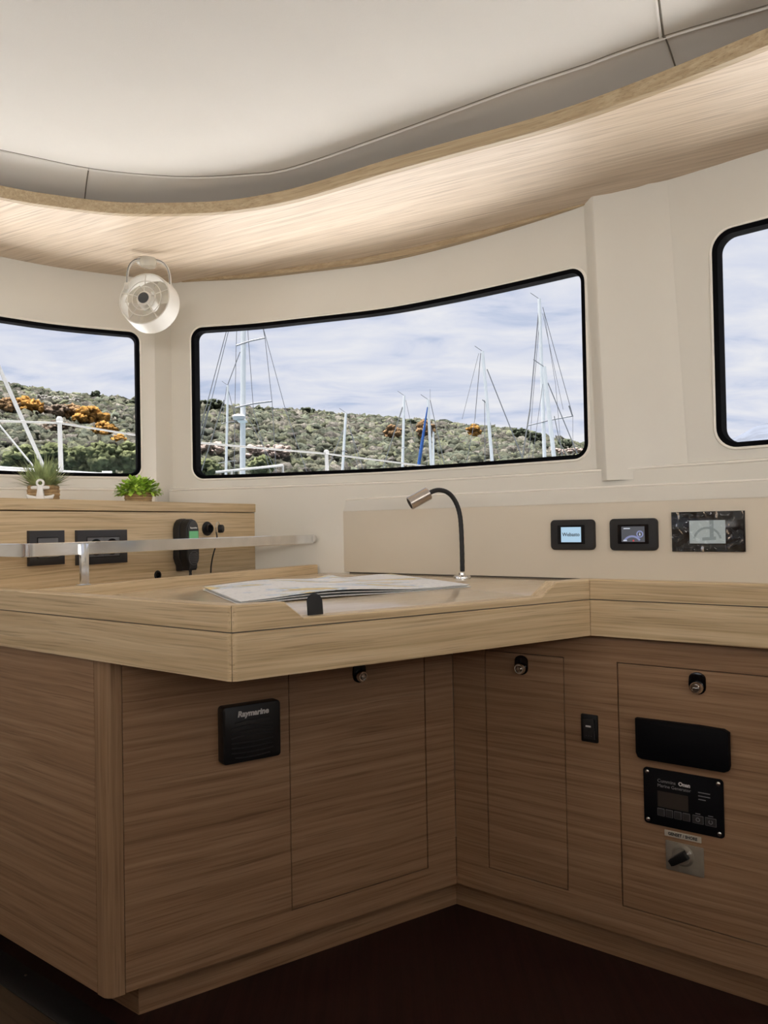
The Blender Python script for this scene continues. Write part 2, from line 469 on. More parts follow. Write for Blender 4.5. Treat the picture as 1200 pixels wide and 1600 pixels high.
def make_window(name, path, w, label):
    lp = win_loop(w)
    root = thing(name, label, 'window'); root['kind'] = 'structure'
    c = path.w((w[0]+w[1])/2, 0, w[2]); root.location = c; Minv = T(*(-c))
    def ring(inA, offA, inB, offB, n=None):
        return [(path.w(q, offA, z)) for q, z in win_loop(w, inA)]
    mb = MB(); L = [(0.0, 0.003), (0.012, 0.001), (0.013, -0.032), (0.0, -0.032)]
    V = []; n = None
    for ins, off in L:
        s0, s1, z0, z1, r = w
        pts = []
        for q, z in lp:
            qc = min(max(q, s0+r), s1-r); zc = min(max(z, z0+r), z1-r)
            dq, dz = q-qc, z-zc; d = math.hypot(dq, dz) or 1
            pts.append(path.w(q - dq/d*ins, off, z - dz/d*ins))
        V += pts; n = len(pts)
    F = []
    for k in range(4):
        j = (k+1) % 4
        for i in range(n): F.append((k*n+i, k*n+(i+1) % n, j*n+(i+1) % n, j*n+i))
    mb.add(V, F, Minv); mb.build('seal', M_RUB, root)
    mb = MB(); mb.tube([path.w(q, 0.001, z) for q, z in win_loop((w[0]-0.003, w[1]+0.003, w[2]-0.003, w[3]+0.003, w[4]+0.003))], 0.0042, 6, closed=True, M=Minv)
    mb.build('bead', M_BEAD_GLINT, root)
    mb = MB(); st = stations(path, [w], w[0]+0.006, w[1]-0.006)
    st = [q for q in st if w[0]+0.0059 <= q <= w[1]-0.0059]
    for off in (-0.020, -0.026):
        for a, b in zip(st, st[1:]):
            za, zb = win_z(a, w), win_z(b, w)
            mb.add([path.w(a, off, za[0]+0.004), path.w(b, off, zb[0]+0.004), path.w(b, off, zb[1]-0.004), path.w(a, off, za[1]-0.004)], [(0, 1, 2, 3)], Minv)
    mb.build('pane', M_GLASS, root)
    return root

w2 = (WR.s_at(300.5, 630), WR.s_at(917, 565), SILL, WTOP, 0.042)
s3 = WR.s_at(1116, 520)
w3 = (s3, s3 + 0.95, SILL, WTOP + 0.004, 0.05)
w4 = (s3 + 1.10, s3 + 3.6, SILL, WTOP, 0.05)
s1e = WL.s_at(219, 620)
w1 = (s1e - 1.25, s1e, SILL + 0.008, WTOP - 0.022, 0.035)
w5 = (s1e - 4.4, s1e - 1.4, SILL, WTOP, 0.05)
wall_mesh('wall_front', WR, [w2, w3, w4], M_WALL)
wall_mesh('wall_left', WL, [w1, w5], M_WALL)
make_window('window_1', WL, w1, 'left saloon window behind the two potted plants')
make_window('window_2', WR, w2, 'wide centre saloon window with the masts outside')
make_window('window_3', WR, w3, 'right saloon window cut off by the picture edge')
make_window('window_4', WR, w4, 'aft side window on the right of the saloon')
make_window('window_5', WL, w5, 'aft side window on the left of the saloon')
# corner post between windows 1 and 2: the recessed facet
a, b = WL.p(WL.L), WR.p(0.002)
mb = MB(); mb.add([(a.x, a.y, ZC), (b.x, b.y, ZC), (b.x, b.y, ZT), (a.x, a.y, ZT), (a.x-0.05, a.y+0.06, ZC), (b.x-0.05, b.y+0.06, ZC), (b.x-0.05, b.y+0.06, ZT), (a.x-0.05, a.y+0.06, ZT)],
       [(0,1,2,3), (7,6,5,4), (0,3,7,4), (1,5,6,2), (3,2,6,7), (0,4,5,1)])
mb.build('wall_corner', M_WALL)['kind'] = 'structure'
# moulded ledge under the windows
def band(name, path, q0, q1, prof, mat, n=60, cap=True, kind='structure', lean=None, smooth=50):
    """profile [(offset into the room, z)] swept along the wall"""
    V = []; k = len(prof)
    for i in range(n+1):
        q = q0 + (q1-q0)*i/n
        V += [path.w(min(max(q, 0), path.L), o, z) for o, z in prof]
    F = [(i*k+j, (i+1)*k+j, (i+1)*k+j+1, i*k+j+1) for i in range(n) for j in range(k-1)]
    if cap: F += [tuple(range(k)), tuple(range(n*k+k-1, n*k-1, -1))]
    mb = MB(); mb.add(V, F); o = mb.build(name, mat, smooth=smooth)
    if kind: o['kind'] = kind
    return o
def edge_glint(path, q0, q1, off, z, r, parent, n=60):
    mb = MB(); mb.tube([path.w(q0 + (q1-q0)*i/n, off, z) for i in range(n+1)], r, 8); mb.build('edge_glint', M_BEAD_GLINT, parent)  # pale tube along the edge, its highlight put in as colour
LEDGE = [(-0.01, 0.02), (0.020, 0.02), (0.020, 1.080), (0.018, 1.087), (0.013, 1.092), (0.006, 1.094), (-0.01, 1.095)]
o = band('trim_1', WR, 0.0, w4[0], LEDGE, M_WALL); edge_glint(WR, 0.002, w4[0], 0.0185, 1.0885, 0.0032, o)
o = band('trim_2', WL, w5[1], WL.L - 0.004, LEDGE, M_WALL); edge_glint(WL, w5[1], WL.L - 0.02, 0.0185, 1.0885, 0.0032, o)
# moulded pilaster between windows 2 and 3
mb = MB(); V = []; st = [(924, 0.0), (927, 0.004), (944, 0.034), (948, 0.036), (952, 0.034), (972, 0.022), (1000, 0.016), (1016, 0.010), (1034, 0.012), (1048, 0.004), (1062, 0.0)]
rows = [1.06, 1.15, 1.25, 1.35, 1.45, 1.55, 1.65, 1.75, 1.84]
for z in rows:
    for px, o in st:
        q = WR.s_at(px, 560) + (1.40 - z)*0.028*(1 if px < 990 else 1.7)
        V.append(WR.w(q, o + 0.0005, z))
k = len(st)
mb.add(V, [(i*k+j, i*k+j+1, (i+1)*k+j+1, (i+1)*k+j) for i in range(len(rows)-1) for j in range(k-1)])
mb.build('trim_3', M_WALL, smooth=30)['kind'] = 'structure'

# soffit: curved oak shelf under the deckhead
ZS = 1.82
inner_px = [(-60, 296), (0, 307), (75, 320), (150, 329.5), (200, 333), (300, 332.5), (373, 327), (467, 309), (607, 267), (700, 241), (900, 184), (1200, 68)]
IN = [(-2.05, -0.6), (-1.98, 0.4), (-1.75, 1.2), (-1.40, 1.75)] + [tuple(at_z(x, y, ZS).xy) for x, y in inner_px[1:]] + [(1.02, 1.13), (1.35, 0.65), (1.55, 0.05), (1.62, -0.7)]
IN = Path(IN, 10)
gd = Vector((-2200.0, FPX)).normalized() * -1                                # direction of the veneer
SF = Frame((0, 2.3), (gd.x, gd.y))
out_pts = [WL.p(q) + WL.n_in(q)*-0.02 for q in np.linspace(0.8, WL.L, 70)] + [WR.p(q) + WR.n_in(q)*-0.02 for q in np.linspace(0.02, WR.L - 0.8, 110)]
SO = Path.__new__(Path); SO.P = out_pts; SO.S = [0.0]
for a, b in zip(out_pts, out_pts[1:]): SO.S.append(SO.S[-1] + (b-a).length)
SO.L = SO.S[-1]
mb = MB(); n = 160; V = []; Vl = []
for i in range(n+1):
    t = i/n; a = IN.p(IN.L*t)
    # matching point on the wall: nearest along the inner normal
    best = None; nn = -IN.n_in(IN.L*t)
    for k in range(len(out_pts)-1):
        p0, p1 = out_pts[k], out_pts[k+1]; d = p1-p0
        den = nn.x*d.y - nn.y*d.x
        if abs(den) < 1e-9: continue
        w = p0 - a; tt = (w.x*d.y - w.y*d.x)/den; ss = (w.x*nn.y - w.y*nn.x)/den
        if tt > 0 and -1e-6 <= ss <= 1+1e-6 and (best is None or tt < best): best = tt
    b = a + nn*(best if best else 0.45)
    def lc(P, z): u, v = SF.loc(P); return (u, v, z)
    a2 = a + nn*0.004; a3 = a + nn*0.022
    V += [lc(b, ZS), lc(a2, ZS), lc(a3, ZS+0.004), lc(b, ZS+0.02)]
    Vl += [lc(a2, ZS-0.0005), lc(a, ZS+0.002), lc(a, ZS+0.029), lc(a2, ZS+0.031), lc(a3, ZS+0.031), lc(a3, ZS-0.0005)]
F = [(i*4+j, (i+1)*4+j, (i+1)*4+(j+1) % 4, i*4+(j+1) % 4) for i in range(n) for j in range(4)]
mb.add(V, F); so = mb.build('trim_4', M_SOFF, M=SF.mat(), smooth=30); so['kind'] = 'structure'
mb = MB(); F = [(i*6+j, (i+1)*6+j, (i+1)*6+(j+1) % 6, i*6+(j+1) % 6) for i in range(n) for j in range(6)]
mb.add(Vl, F); mb.build('lip', M_LIP, so, smooth=30)
# thin oak closing strip where the soffit meets the wall
mb = MB(); V = []; n2 = 40; q0, q1 = WR.s_at(285, 430), WR.s_at(915, 315)
for i in range(n2+1):
    t = i/n2; l = math.sin(PI*min(1, t*1.0))**0.7
    q = q0 + (q1-q0)*t
    h = ZS - 0.002 - 0.016*l; o = 0.004 + 0.02*l
    for oo, z in ((-0.01, h), (o, h), (o+0.002, h+0.002), (o+0.002, ZS+0.002)):
        P = WR.p(q, oo); u, v = SF.loc(P); V.append((u, v, z))
mb.add(V, [(i*4+j, (i+1)*4+j, (i+1)*4+j+1, i*4+j+1) for i in range(n2) for j in range(3)])
mb.build('edge_strip', M_LIP, so, smooth=30)

# ceiling headliner: flat field, stitched seam, rolled edge that dives behind the soffit lip
ZK = 1.897
seam_px = [(0, 235), (60, 248), (140, 264), (220, 273), (300, 277), (380, 273), (450, 264), (600, 213), (800, 140), (920, 100), (1037, 58)]
CS = Path([(-2.18, -0.8), (-2.10, 0.3), (-1.85, 1.1), (-1.40, 1.68)] + [tuple(at_z(x, y, ZK).xy) for x, y in seam_px] + [(1.10, 1.22), (1.42, 0.72), (1.62, 0.1), (1.70, -0.8)], 10)
ceil = thing('ceiling', 'off-white padded vinyl headliner with stitched seams', 'ceiling'); ceil['kind'] = 'structure'; ceil.location = (0, 0, ZK)
mb = MB(); n = 150; V = []; V2 = []
prof = [(0.0, 0.0), (-0.03, -0.002), (-0.06, -0.006), (-0.09, -0.012), (-0.12, -0.020), (-0.16, -0.032), (-0.20, -0.044), (-0.25, -0.060)]
for i in range(n+1):
    q = CS.L*i/n; p = CS.p(q); V += [(p.x, p.y, 0), (p.x, -2.85, 0), (p.x, p.y, 0.03), (p.x, -2.85, 0.03)]
    for o, z in prof:
        c = CS.p(q, o); V2.append((c.x, c.y, z))
mb.add(V, [(i*4, i*4+4, i*4+5, i*4+1) for i in range(n)] + [(i*4+2, i*4+6, i*4+7, i*4+3) for i in range(n)])
mb.build('headliner_panel', M_CEIL, ceil)
k = len(prof); mb = MB(); mb.add(V2, [(i*k+j, (i+1)*k+j, (i+1)*k+j+1, i*k+j+1) for i in range(n) for j in range(k-1)])
mb.build('rolled_edge', M_CEIL, ceil, smooth=60)
for o, r, m, z in ((0.004, 0.0022, M_SEAM, 0.0012), (-0.004, 0.0035, M_CEIL, 0.0008)):
    mb = MB(); mb.tube([(*CS.p(CS.L*i/n, o), z) for i in range(n+1)], r, 6); mb.build('seam', m, ceil)
def ceil_joint(pts, r, m, name='joint'):
    mb = MB(); mb.tube([p - Vector((0, 0, ZK)) for p in pts], r, 6); mb.build(name, m, ceil)
ceil_joint([at_z(1022, -60, ZK + 0.0005), at_z(1037, 58, ZK + 0.0005)], 0.0022, M_SEAM)
ceil_joint([at_z(1017, -60, ZK), at_z(1032, 58, ZK)], 0.0032, M_CEIL, 'seam')
def along_edge(px, py):       # joint lines running down the rolled edge
    q = CS.s_at(px, py) if False else min(np.linspace(0, CS.L, 3000), key=lambda q: (CS.p(q) - at_z(px, py, ZK).xy).length)
    return [Vector((*CS.p(q, o), ZK + z + 0.0002)) for o, z in prof]
ceil_joint(along_edge(139, 264), 0.0018, M_SEAM)
ceil_joint(along_edge(1040, 57), 0.0018, M_SEAM)
# roof skin over the headliner and the aft bulkhead
mb = MB(); mb.box(-2.6, 2.4, -2.95, 2.95, 2.065, 2.10, 0.0)
roof_poly = [(p.x, p.y) for p in out_pts[::3]] + [(2.1, -2.9), (-2.4, -2.9)]
mb.bm.free(); mb = MB(); mb.prism_xy(roof_poly, 2.055, 2.10)
mb.build('wall_roof', M_DECK)['kind'] = 'structure'
mb = MB()
mb.box(-2.35, -1.35, -2.85, -2.78, 0, 2.05); mb.box(1.5, 2.1, -2.85, -2.78, 0, 2.05); mb.box(-1.35, 1.5, -2.85, -2.78, 1.80, 2.05); mb.box(-1.35, 1.5, -2.85, -2.78, 0, 0.95)
mb.build('wall_back', M_WALL)['kind'] = 'structure'
mb = MB(); mb.box(-2.2, 1.9, -1.15, -0.45, 0.0, 1.12, 0.01)      # unseen block added behind the viewer to shade the lower cabinets
mb.build('wall_shade_aft', M_CAB)['kind'] = 'structure'
mb = MB(); mb.box(-1.42, -1.32, -0.45, 0.95, 0.0, 1.0, 0.01)     # unseen block added at the left to keep light off the low lockers
mb.build('wall_shade_left', M_CAB)['kind'] = 'structure'
# floor
mb = MB(); mb.box(-2.4, 2.2, -2.9, 3.0, -0.03, 0.0)
mb.build('floor', M_FLOOR)['kind'] = 'structure'

# ================================================================== the furniture
D1 = (1897.0, FPX)                  # direction of the desk front, going right and away
D2 = (1600.0, -FPX)                 # direction of the right-hand cabinets, going right and nearer
ZB, ZF0, ZG, ZSF, ZTP = 0.07, 0.708, 0.785, 0.800, 0.828      # plinth, fascia bottom, groove, desk surface, fiddle top
C = at_z(714, 1380, ZB).xy
FA, FB = Frame(C, D1), Frame(C, D2)
P0 = at_z(362, 1066, ZF0).xy
FF, FL = Frame(P0, D1), Frame(P0, D2)
U1 = FF.uz(923, 992)[0]
FR = Frame(FF.xy(U1), D2)
FC = Frame(at_z(497, 893, 0.802).xy, D2)                      # instrument console
FD = Frame(at_z(497, 882, ZTP).xy, (700.0, FPX))              # fiddle along the chart table
_r = ray(400, 800); FK = Frame((_r.x/_r.y*2.72, 2.72), (700.0, FPX))   # oak splashback
HT = math.tan(math.acos(-(FA.d.dot(-FB.d)) * -1)/2) if False else 0.719
HALF = (PI - math.acos(FF.d.dot(-FR.d)*1.0))/2 if False else None
_ang = math.acos(max(-1, min(1, (-FF.d).dot(FR.d))))          # inside angle of the concave corner
HALF = (PI - _ang)/2; HT = math.tan(HALF)
TH = 0.032

def inter(Fa, va, Fb, vb):
    """plan point where the lines at offset va of Fa and vb of Fb cross"""
    p, d, q, e = Fa.xy(0, va), Fa.d, Fb.xy(0, vb), Fb.d
    t = ((q.x-p.x)*e.y - (q.y-p.y)*e.x)/(d.x*e.y - d.y*e.x)
    return p + d*t

def board(name, mat, parent, stn, z0):
    """stations (u_front, v_front, u_back, v_back, z_top) -> a board with its own top outline"""
    mb = MB(); V = []
    b = 0.0025
    for uf, vf, ub, vb, zt in stn:
        V += [(uf, vf, z0), (uf, vf, zt-b), (uf + (ub-uf)*0.08, vf + b, zt), (ub, vb, zt), (ub, vb, z0)]
    k = 5; n = len(stn)
    mb.add(V, [(i*k+j, (i+1)*k+j, (i+1)*k+(j+1) % k, i*k+(j+1) % k) for i in range(n-1) for j in range(k)] + [tuple(range(k)), tuple(range((n-1)*k+k-1, (n-1)*k-1, -1))])
    return mb.build(name, mat, parent, smooth=25)

def corner_in(sign, r=0.016, gap=0.0006):
    """stations of the rounded outside corner at P0; sign +1 board goes right, -1 board goes left"""
    out = []
    for i in range(5, -1, -1):
        ph = HALF*i/5
        out.append((sign*(r*HT - r*math.sin(ph) + gap), r*(1-math.cos(ph)), sign*(TH*HT + gap), TH))
    return out

desk = thing('chart_table', 'light oak chart table with raised front edge, cut-out and long overhang', 'desk', FF.mat(0, 0, 0))
L_END = FL.loc(inter(FK, 0.03, FL, TH))[0] - 0.01
cutz = 0.7995
uc = [FF.uz(445, 944)[0], FF.uz(475, 967)[0], FF.uz(846, 936)[0], FF.uz(870, 908)[0]]
ci = corner_in(1)
def front_stn(zfun):
    s = [(a, b, c, d, zfun(a)) for a, b, c, d in ci]
    us = [ci[-1][0] + 0.01]
    for q in uc: us += [q-0.0008, q, q+0.0008]
    us += [0.15, 0.3, 0.45, 0.6]
    us = sorted(u for u in us if u > ci[-1][0])
    s += [(u, 0, max(u, ci[-1][2]+0.0001*i), TH, zfun(u)) for i, u in enumerate(us)]
    s.append((U1 - 0.0005, 0, U1 + TH*HT, TH, zfun(U1)))
    return s
def ztop(u):
    if u <= uc[0] or u >= uc[3]: return ZTP
    if u < uc[1]: return ZTP + (cutz-ZTP)*(u-uc[0])/(uc[1]-uc[0])
    if u > uc[2]: return cutz + (ZTP-cutz)*(u-uc[2])/(uc[3]-uc[2])
    return cutz
board('upper_fascia', M_OAK, desk, front_stn(ztop), ZG + 0.0012)
board('lower_fascia', M_OAK, desk, front_stn(lambda u: ZG - 0.0012), ZF0)
Mleft = desk.matrix_world.inverted() @ FL.mat()
Mright = desk.matrix_world.inverted() @ FR.mat()
cl = corner_in(-1)
def left_stn(zt): return [(a, b, c, d, zt) for a, b, c, d in cl] + [(-0.06, 0, -0.06, TH, zt), (-0.5, 0, -0.5, TH, zt), (L_END, 0, L_END, TH, zt)]
def right_stn(zt): return [(0.0005, 0, -TH*HT, TH, zt), (0.3, 0, 0.3, TH, zt), (0.9, 0, 0.9, TH, zt)]
for stn, MM, z0, z1, nm in ((left_stn, Mleft, ZG+0.0012, ZTP, 'upper_fascia'), (left_stn, Mleft, ZF0, ZG-0.0012, 'lower_fascia'),
                            (right_stn, Mright, ZG+0.0012, ZTP, 'upper_fascia'), (right_stn, Mright, ZF0, ZG-0.0012, 'lower_fascia')):
    o = board(nm, M_OAK, desk, stn(z1), z0); o.matrix_local = MM
mb = MB()          # dark tongue in the groove between the two fascia boards
def wl(P): return FF.loc(P)
def poly_at(name, pts, z0, z1, mat, b=0.0):
    mb = MB(); mb.prism_xy([wl(p) for p in pts], z0, z1, b); return mb.build(name, mat, desk, smooth=30)
iL = FL.xy(L_END, 0.004); i0 = inter(FF, 0.004, FL, 0.004); i1 = inter(FF, 0.004, FR, 0.004); iR = FR.xy(0.9, 0.004)
jL = FL.xy(L_END, 0.02); j0 = inter(FF, 0.02, FL, 0.02); j1 = inter(FF, 0.02, FR, 0.02); jR = FR.xy(0.9, 0.02)
mb.bm.free()
for pts in ([iL, i0, j0, jL], [i0, i1, j1, j0], [i1, iR, jR, j1]):
    poly_at('groove_tongue', pts, ZG-0.0012, ZG+0.0012, M_SEAM)
# surfaces at working height
a0 = inter(FF, TH, FL, TH); a1 = inter(FF, TH, FR, TH)
us, vs = FF.loc(at_z(838, 931, ZSF).xy)
us2 = us + 0.0
b0 = FF.xy(us, TH); 
bc = inter(Frame(b0, FF.n), 0, FC, -0.002)
c0 = FC.xy(0.0, -0.002)
fd_end = FD.xy(-0.003, 0.03); fd_left = inter(FD, 0.03, FL, TH)
fd_r0 = FD.xy(-0.003, 0.0); fd_r1 = inter(FD, 0.0, FL, TH)
gap = 0.0016
lid_b0, lid_bc = FF.xy(us - gap, TH), inter(Frame(FF.xy(us - gap, TH), FF.n), 0, FC, -0.002)
poly_at('lid', [a0, lid_b0, lid_bc, c0, fd_r0 if False else FD.xy(-0.003, 0.0), fd_r1], ZSF-0.02, ZSF, M_TOP, 0.0008)
rR = FR.xy(0.9, TH); cR = inter(Frame(rR, FR.n), 0, FC, -0.002)
poly_at('side_top', [b0, a1, rR, cR, bc], ZSF-0.02, ZSF, M_TOP, 0.0008)
# fiddle and the shelf behind it
Mfd = desk.matrix_world.inverted() @ FD.mat()
uL = FD.loc(fd_r1)[0]
mb = MB(); mb.prism_xy([FD.loc(fd_r1), (-0.003, 0.0), (-0.003, 0.03), FD.loc(fd_left)], ZSF-0.02, ZTP, 0.002)
o = mb.build('fiddle', M_OAK, desk); o.matrix_local = Mfd
kL = inter(FK, -0.001, FL, TH); kR = FK.xy(0.0, -0.001)
poly_at('shelf', [fd_left, FD.xy(-0.003, 0.031), FD.xy(0.02, 0.031), kR, kL], ZSF-0.02, ZSF-0.001, M_OAK)
# underside of the overhang
poly_at('underside', [FL.xy(L_END, 0.01), inter(FF, 0.01, FL, 0.01), inter(FF, 0.01, FR, 0.01), FR.xy(0.9, 0.01), FB.xy(1.1, 0.06), FB.xy(0, 0.06), FA.xy(-0.7, 0.06), FL.xy(L_END, 0.3)], ZF0+0.003, ZF0+0.012, M_CAB)
# leather pull at the front of the lid
u, z = FF.uz(494, 963, 0.02)
mb = MB(); tab = [(-0.0145, 0.0)] + [(0.0145*math.cos(math.radians(180-a)), 0.022 + 0.0145*math.sin(math.radians(a))) for a in range(0, 181, 15)] + [(0.0145, 0.0)]
mb.prism_xz(tab, -0.002, 0.002, 0.0008, T(u, 0.022, ZSF) @ Matrix.Rotation(-0.12, 4, 'X'))
mb.build('pull_tab', M_MATT, desk)

# ---- splashback unit with the shelf top that carries the plants
ZK1 = 1.033
spl = thing('splashback_cabinet', 'light oak splashback cabinet with flat shelf top under the left window', 'cabinet', FK.mat(0, 0, 0))
uKL = FK.loc(kL)[0] + 0.001
mb = MB(); mb.box(uKL, 0, 0.0, 0.03, ZSF-0.02, 1.002, 0.001); mb.build('front_panel', M_OAK, spl)
mb = MB(); mb.box(uKL, -0.0, -0.004, 0.02, 1.0045, ZK1, 0.003); mb.build('edge_strip', M_OAK, spl)
mb = MB(); pts = [FK.loc(p) for p in (FK.xy(uKL, 0.02), FK.xy(0, 0.02))]
qe = min(np.linspace(WL.L*0.4, WL.L, 900), key=lambda q: abs(FK.loc(WL.p(q, 0.025))[0] - uKL))
back = [FK.loc(WL.p(q, 0.025)) for q in np.linspace(WL.L-0.02, qe, 14)]
mb.prism_xy(pts + [FK.loc(WR.p(WR.s_at(392, 640), 0.03))] + back, 1.01, ZK1-0.001); mb.build('shelf_top', M_OAK, spl)

mb = MB(); mb.box(uKL, uKL+0.016, 0.031, back[-1][1], 0.0, 1.009, 0.001); mb.build('end_panel', M_OAKV, spl)
# ---- left cabinet block under the desk
def grid_frame(xb, zb, holes, y0, y1):
    mb = MB(); nx, nz = len(xb)-1, len(zb)-1; full = lambda i, j: 0 <= i < nx and 0 <= j < nz and (i, j) not in holes
    for i in range(nx):
        for j in range(nz):
            if not full(i, j): continue
            x0, x1, z0, z1 = xb[i], xb[i+1], zb[j], zb[j+1]
            mb.add([(x0,y0,z0),(x1,y0,z0),(x1,y0,z1),(x0,y0,z1)], [(0,1,2,3)])
            mb.add([(x0,y1,z0),(x1,y1,z0),(x1,y1,z1),(x0,y1,z1)], [(3,2,1,0)])
            if not full(i-1, j): mb.add([(x0,y0,z0),(x0,y0,z1),(x0,y1,z1),(x0,y1,z0)], [(0,1,2,3)])
            if not full(i+1, j): mb.add([(x1,y0,z0),(x1,y0,z1),(x1,y1,z1),(x1,y1,z0)], [(3,2,1,0)])
            if not full(i, j-1): mb.add([(x0,y0,z0),(x1,y0,z0),(x1,y1,z0),(x0,y1,z0)], [(3,2,1,0)])
            if not full(i, j+1): mb.add([(x0,y0,z1),(x1,y0,z1),(x1,y1,z1),(x0,y1,z1)], [(0,1,2,3)])
    return mb
G = 0.0022
def latch(parent, u, z, r=0.0125):
    """push-button lock in a black finger recess; children of the door"""
    mb = MB(); mb.prism_xz([(u+x, z+y) for x, y in
        [(0.0165*math.cos(math.radians(t)), 0.013 + 0.0125*math.sin(math.radians(t))) for t in range(0, 181, 20)] + [(-0.0175, 0.0)] + [(0.0165*math.cos(math.radians(t)), -0.004 + 0.0155*math.sin(math.radians(t))) for t in range(180, 361, 20)]],
        -0.0035, 0.004, 0.001)
    mb.build('latch_recess', M_GLOSSB, parent)
    M = T(u+0.001, -0.004, z-0.004) @ ALONG_Y
    mb = MB(); mb.lathe([(0.0, -0.002), (r, -0.002), (r, 0.010), (r*0.86, 0.013), (r*0.70, 0.013), (r*0.66, 0.0105), (r*0.55, 0.0105), (0.0, 0.0105)], 28, M)
    mb.build('latch_ring', M_CHROME, parent)
    mb = MB(); mb.lathe([(0.0, 0.0100), (r*0.56, 0.0100), (r*0.56, 0.0125), (r*0.46, 0.0140), (0.0, 0.0143)], 24, M)
    mb.build('latch_button', M_BRUSH, parent)
    mb = MB(); mb.box(u-0.0045, u+0.0065, -0.0195, -0.0178, z-0.0052, z-0.0028, 0.0005); mb.build('latch_bar', M_CHROME, parent)

cabA = thing('chart_table_cabinet', 'brown oak cabinet block under the chart table, with rounded corner post', 'cabinet', FA.mat(0, 0, 0))
uE = FA.uz(168, 1555)[0]
LC = FA.xy(uE)
FP = Frame(LC, D2)
post = 0.034
uD0, uD1 = FA.uz(453, 1240)[0], FA.uz(667, 1220)[0]
zD0, zD1 = FA.uz(560, 1391)[1], 0.648
mb = grid_frame([uE + post, uD0, uD1, -0.0008], [ZB, zD0, zD1, ZF0+0.002], {(1, 1)}, 0.0, 0.016); mb.build('face_frame', M_CAB, cabA, smooth=0)
mb = MB(); mb.box(uD0+G, uD1-G, 0.0005, 0.016, zD0+G, zD1-G, 0.0007, 1); door = mb.build('door', M_CAB, cabA)
u, z = FA.uz(561, 1053); latch(door, u, z)
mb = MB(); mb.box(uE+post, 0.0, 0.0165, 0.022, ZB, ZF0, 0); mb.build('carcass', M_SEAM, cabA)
# rounded corner post
r = 0.022; pc = inter(FA, r, FP, r)
fa0, fp0 = FA.xy(uE + post - 0.0012), FP.xy(-post + 0.0012)
arc = []
nA, nP = -FA.n, -FP.n
aA, aP = math.atan2(nA.y, nA.x), math.atan2(nP.y, nP.x)
dA = (aP - aA + PI) % (2*PI) - PI
for i in range(9):
    t = aA + dA*i/8; arc.append(pc + Vector((math.cos(t), math.sin(t)))*r)
poly = [FA.loc(p) for p in [fa0 + FA.n*0.03, fa0] + arc + [fp0, fp0 + FP.n*0.03]]
mb = MB(); mb.prism_xy(poly, ZB - 0.002, ZF0 + 0.002); mb.build('corner_post', M_CABV, cabA, smooth=40)
Mfp = cabA.matrix_world.inverted() @ FP.mat()
mb = MB(); mb.box(FP.loc(kL)[0], -post, 0.0, 0.016, ZB, ZF0+0.002, 0); o = mb.build('side_panel', M_CAB, cabA); o.matrix_local = Mfp
# recessed plinths
_pl = at_z(217, 1586, 0.0).xy; RC = FA.loc(_pl)[1]; RCL = FP.loc(_pl)[1]
pA, pP = FA.loc(inter(FA, RC, FP, RC)), None
q0 = FA.loc(inter(FA, RC, FP, RCL+0.001)); q1 = FA.loc(inter(FA, RC, FB, RC)); 
mb = MB(); mb.prism_xy([q0, q1, (q1[0], q1[1]+0.02), (q0[0]+0.01, q0[1]+0.02)], 0.0, ZB-0.001); mb.build('plinth', M_CAB, cabA)
g0 = FP.loc(inter(FA, RC, FP, RCL)); mb = MB(); mb.box(L_END + 0.05, g0[0]-0.0005, RCL, RCL+0.02, 0.0, ZB-0.001); o = mb.build('plinth', M_CAB, cabA); o.matrix_local = Mfp
mb = MB(); mb.prism_xy([FA.loc(p) for p in (LC + (FA.d+FA.n)*0.012, FA.xy(-0.002, 0.004), FA.xy(-0.002, 0.1), FP.xy(L_END + 0.05, 0.1), FP.xy(L_END + 0.05, 0.01))], ZB, ZB+0.012); mb.build('bottom_board', M_CAB, cabA)

# ---- right cabinet run
cabB = thing('locker_run', 'brown oak locker run on the right with two push-button doors', 'cabinet', FB.mat(0, 0, 0))
e0, e1 = FB.uz(760, 1180)[0], FB.uz(884.5, 1200)[0]
f0 = FB.uz(967, 1190)[0]; f1 = 0.98
zt1 = FB.uz(820, 1021)[1]; zb1 = FB.uz(889, 1392)[1]
zt2 = FB.uz(1080, 1045)[1]; zb2 = FB.uz(972, 1362)[1]

zb1 = zb2 = (zb1+zb2)/2 if abs(zb1-zb2) < 0.03 else zb1
mb = grid_frame([0.0008, e0, e1, f0, f1, 1.15], [ZB, zb1, (zt1+zt2)/2, ZF0+0.002], {(1, 1), (3, 1)}, 0.0, 0.016); mb.build('face_frame', M_CAB, cabB, smooth=0)
zt = (zt1+zt2)/2
for x0, x1, (lx, ly) in ((e0, e1, (815, 1041)), (f0, f1, (1090, 1070))):
    mb = MB(); mb.box(x0+G, x1-G, 0.0005, 0.016, zb1+G, zt-G, 0.0007, 1); d = mb.build('door', M_CAB, cabB)
    u, z = FB.uz(lx, ly); latch(d, u, z)
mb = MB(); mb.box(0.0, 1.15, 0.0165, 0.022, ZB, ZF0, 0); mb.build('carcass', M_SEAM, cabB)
q1b = FB.loc(inter(FA, RC, FB, RC)); mb = MB(); mb.box(q1b[0]+0.0005, 1.15, RC, RC+0.02, 0.0, ZB-0.001); mb.build('plinth', M_CAB, cabB)
mb = MB(); mb.box(0.0, 1.15, 0.004, 0.1, ZB, ZB+0.012); mb.build('bottom_board', M_CAB, cabB)

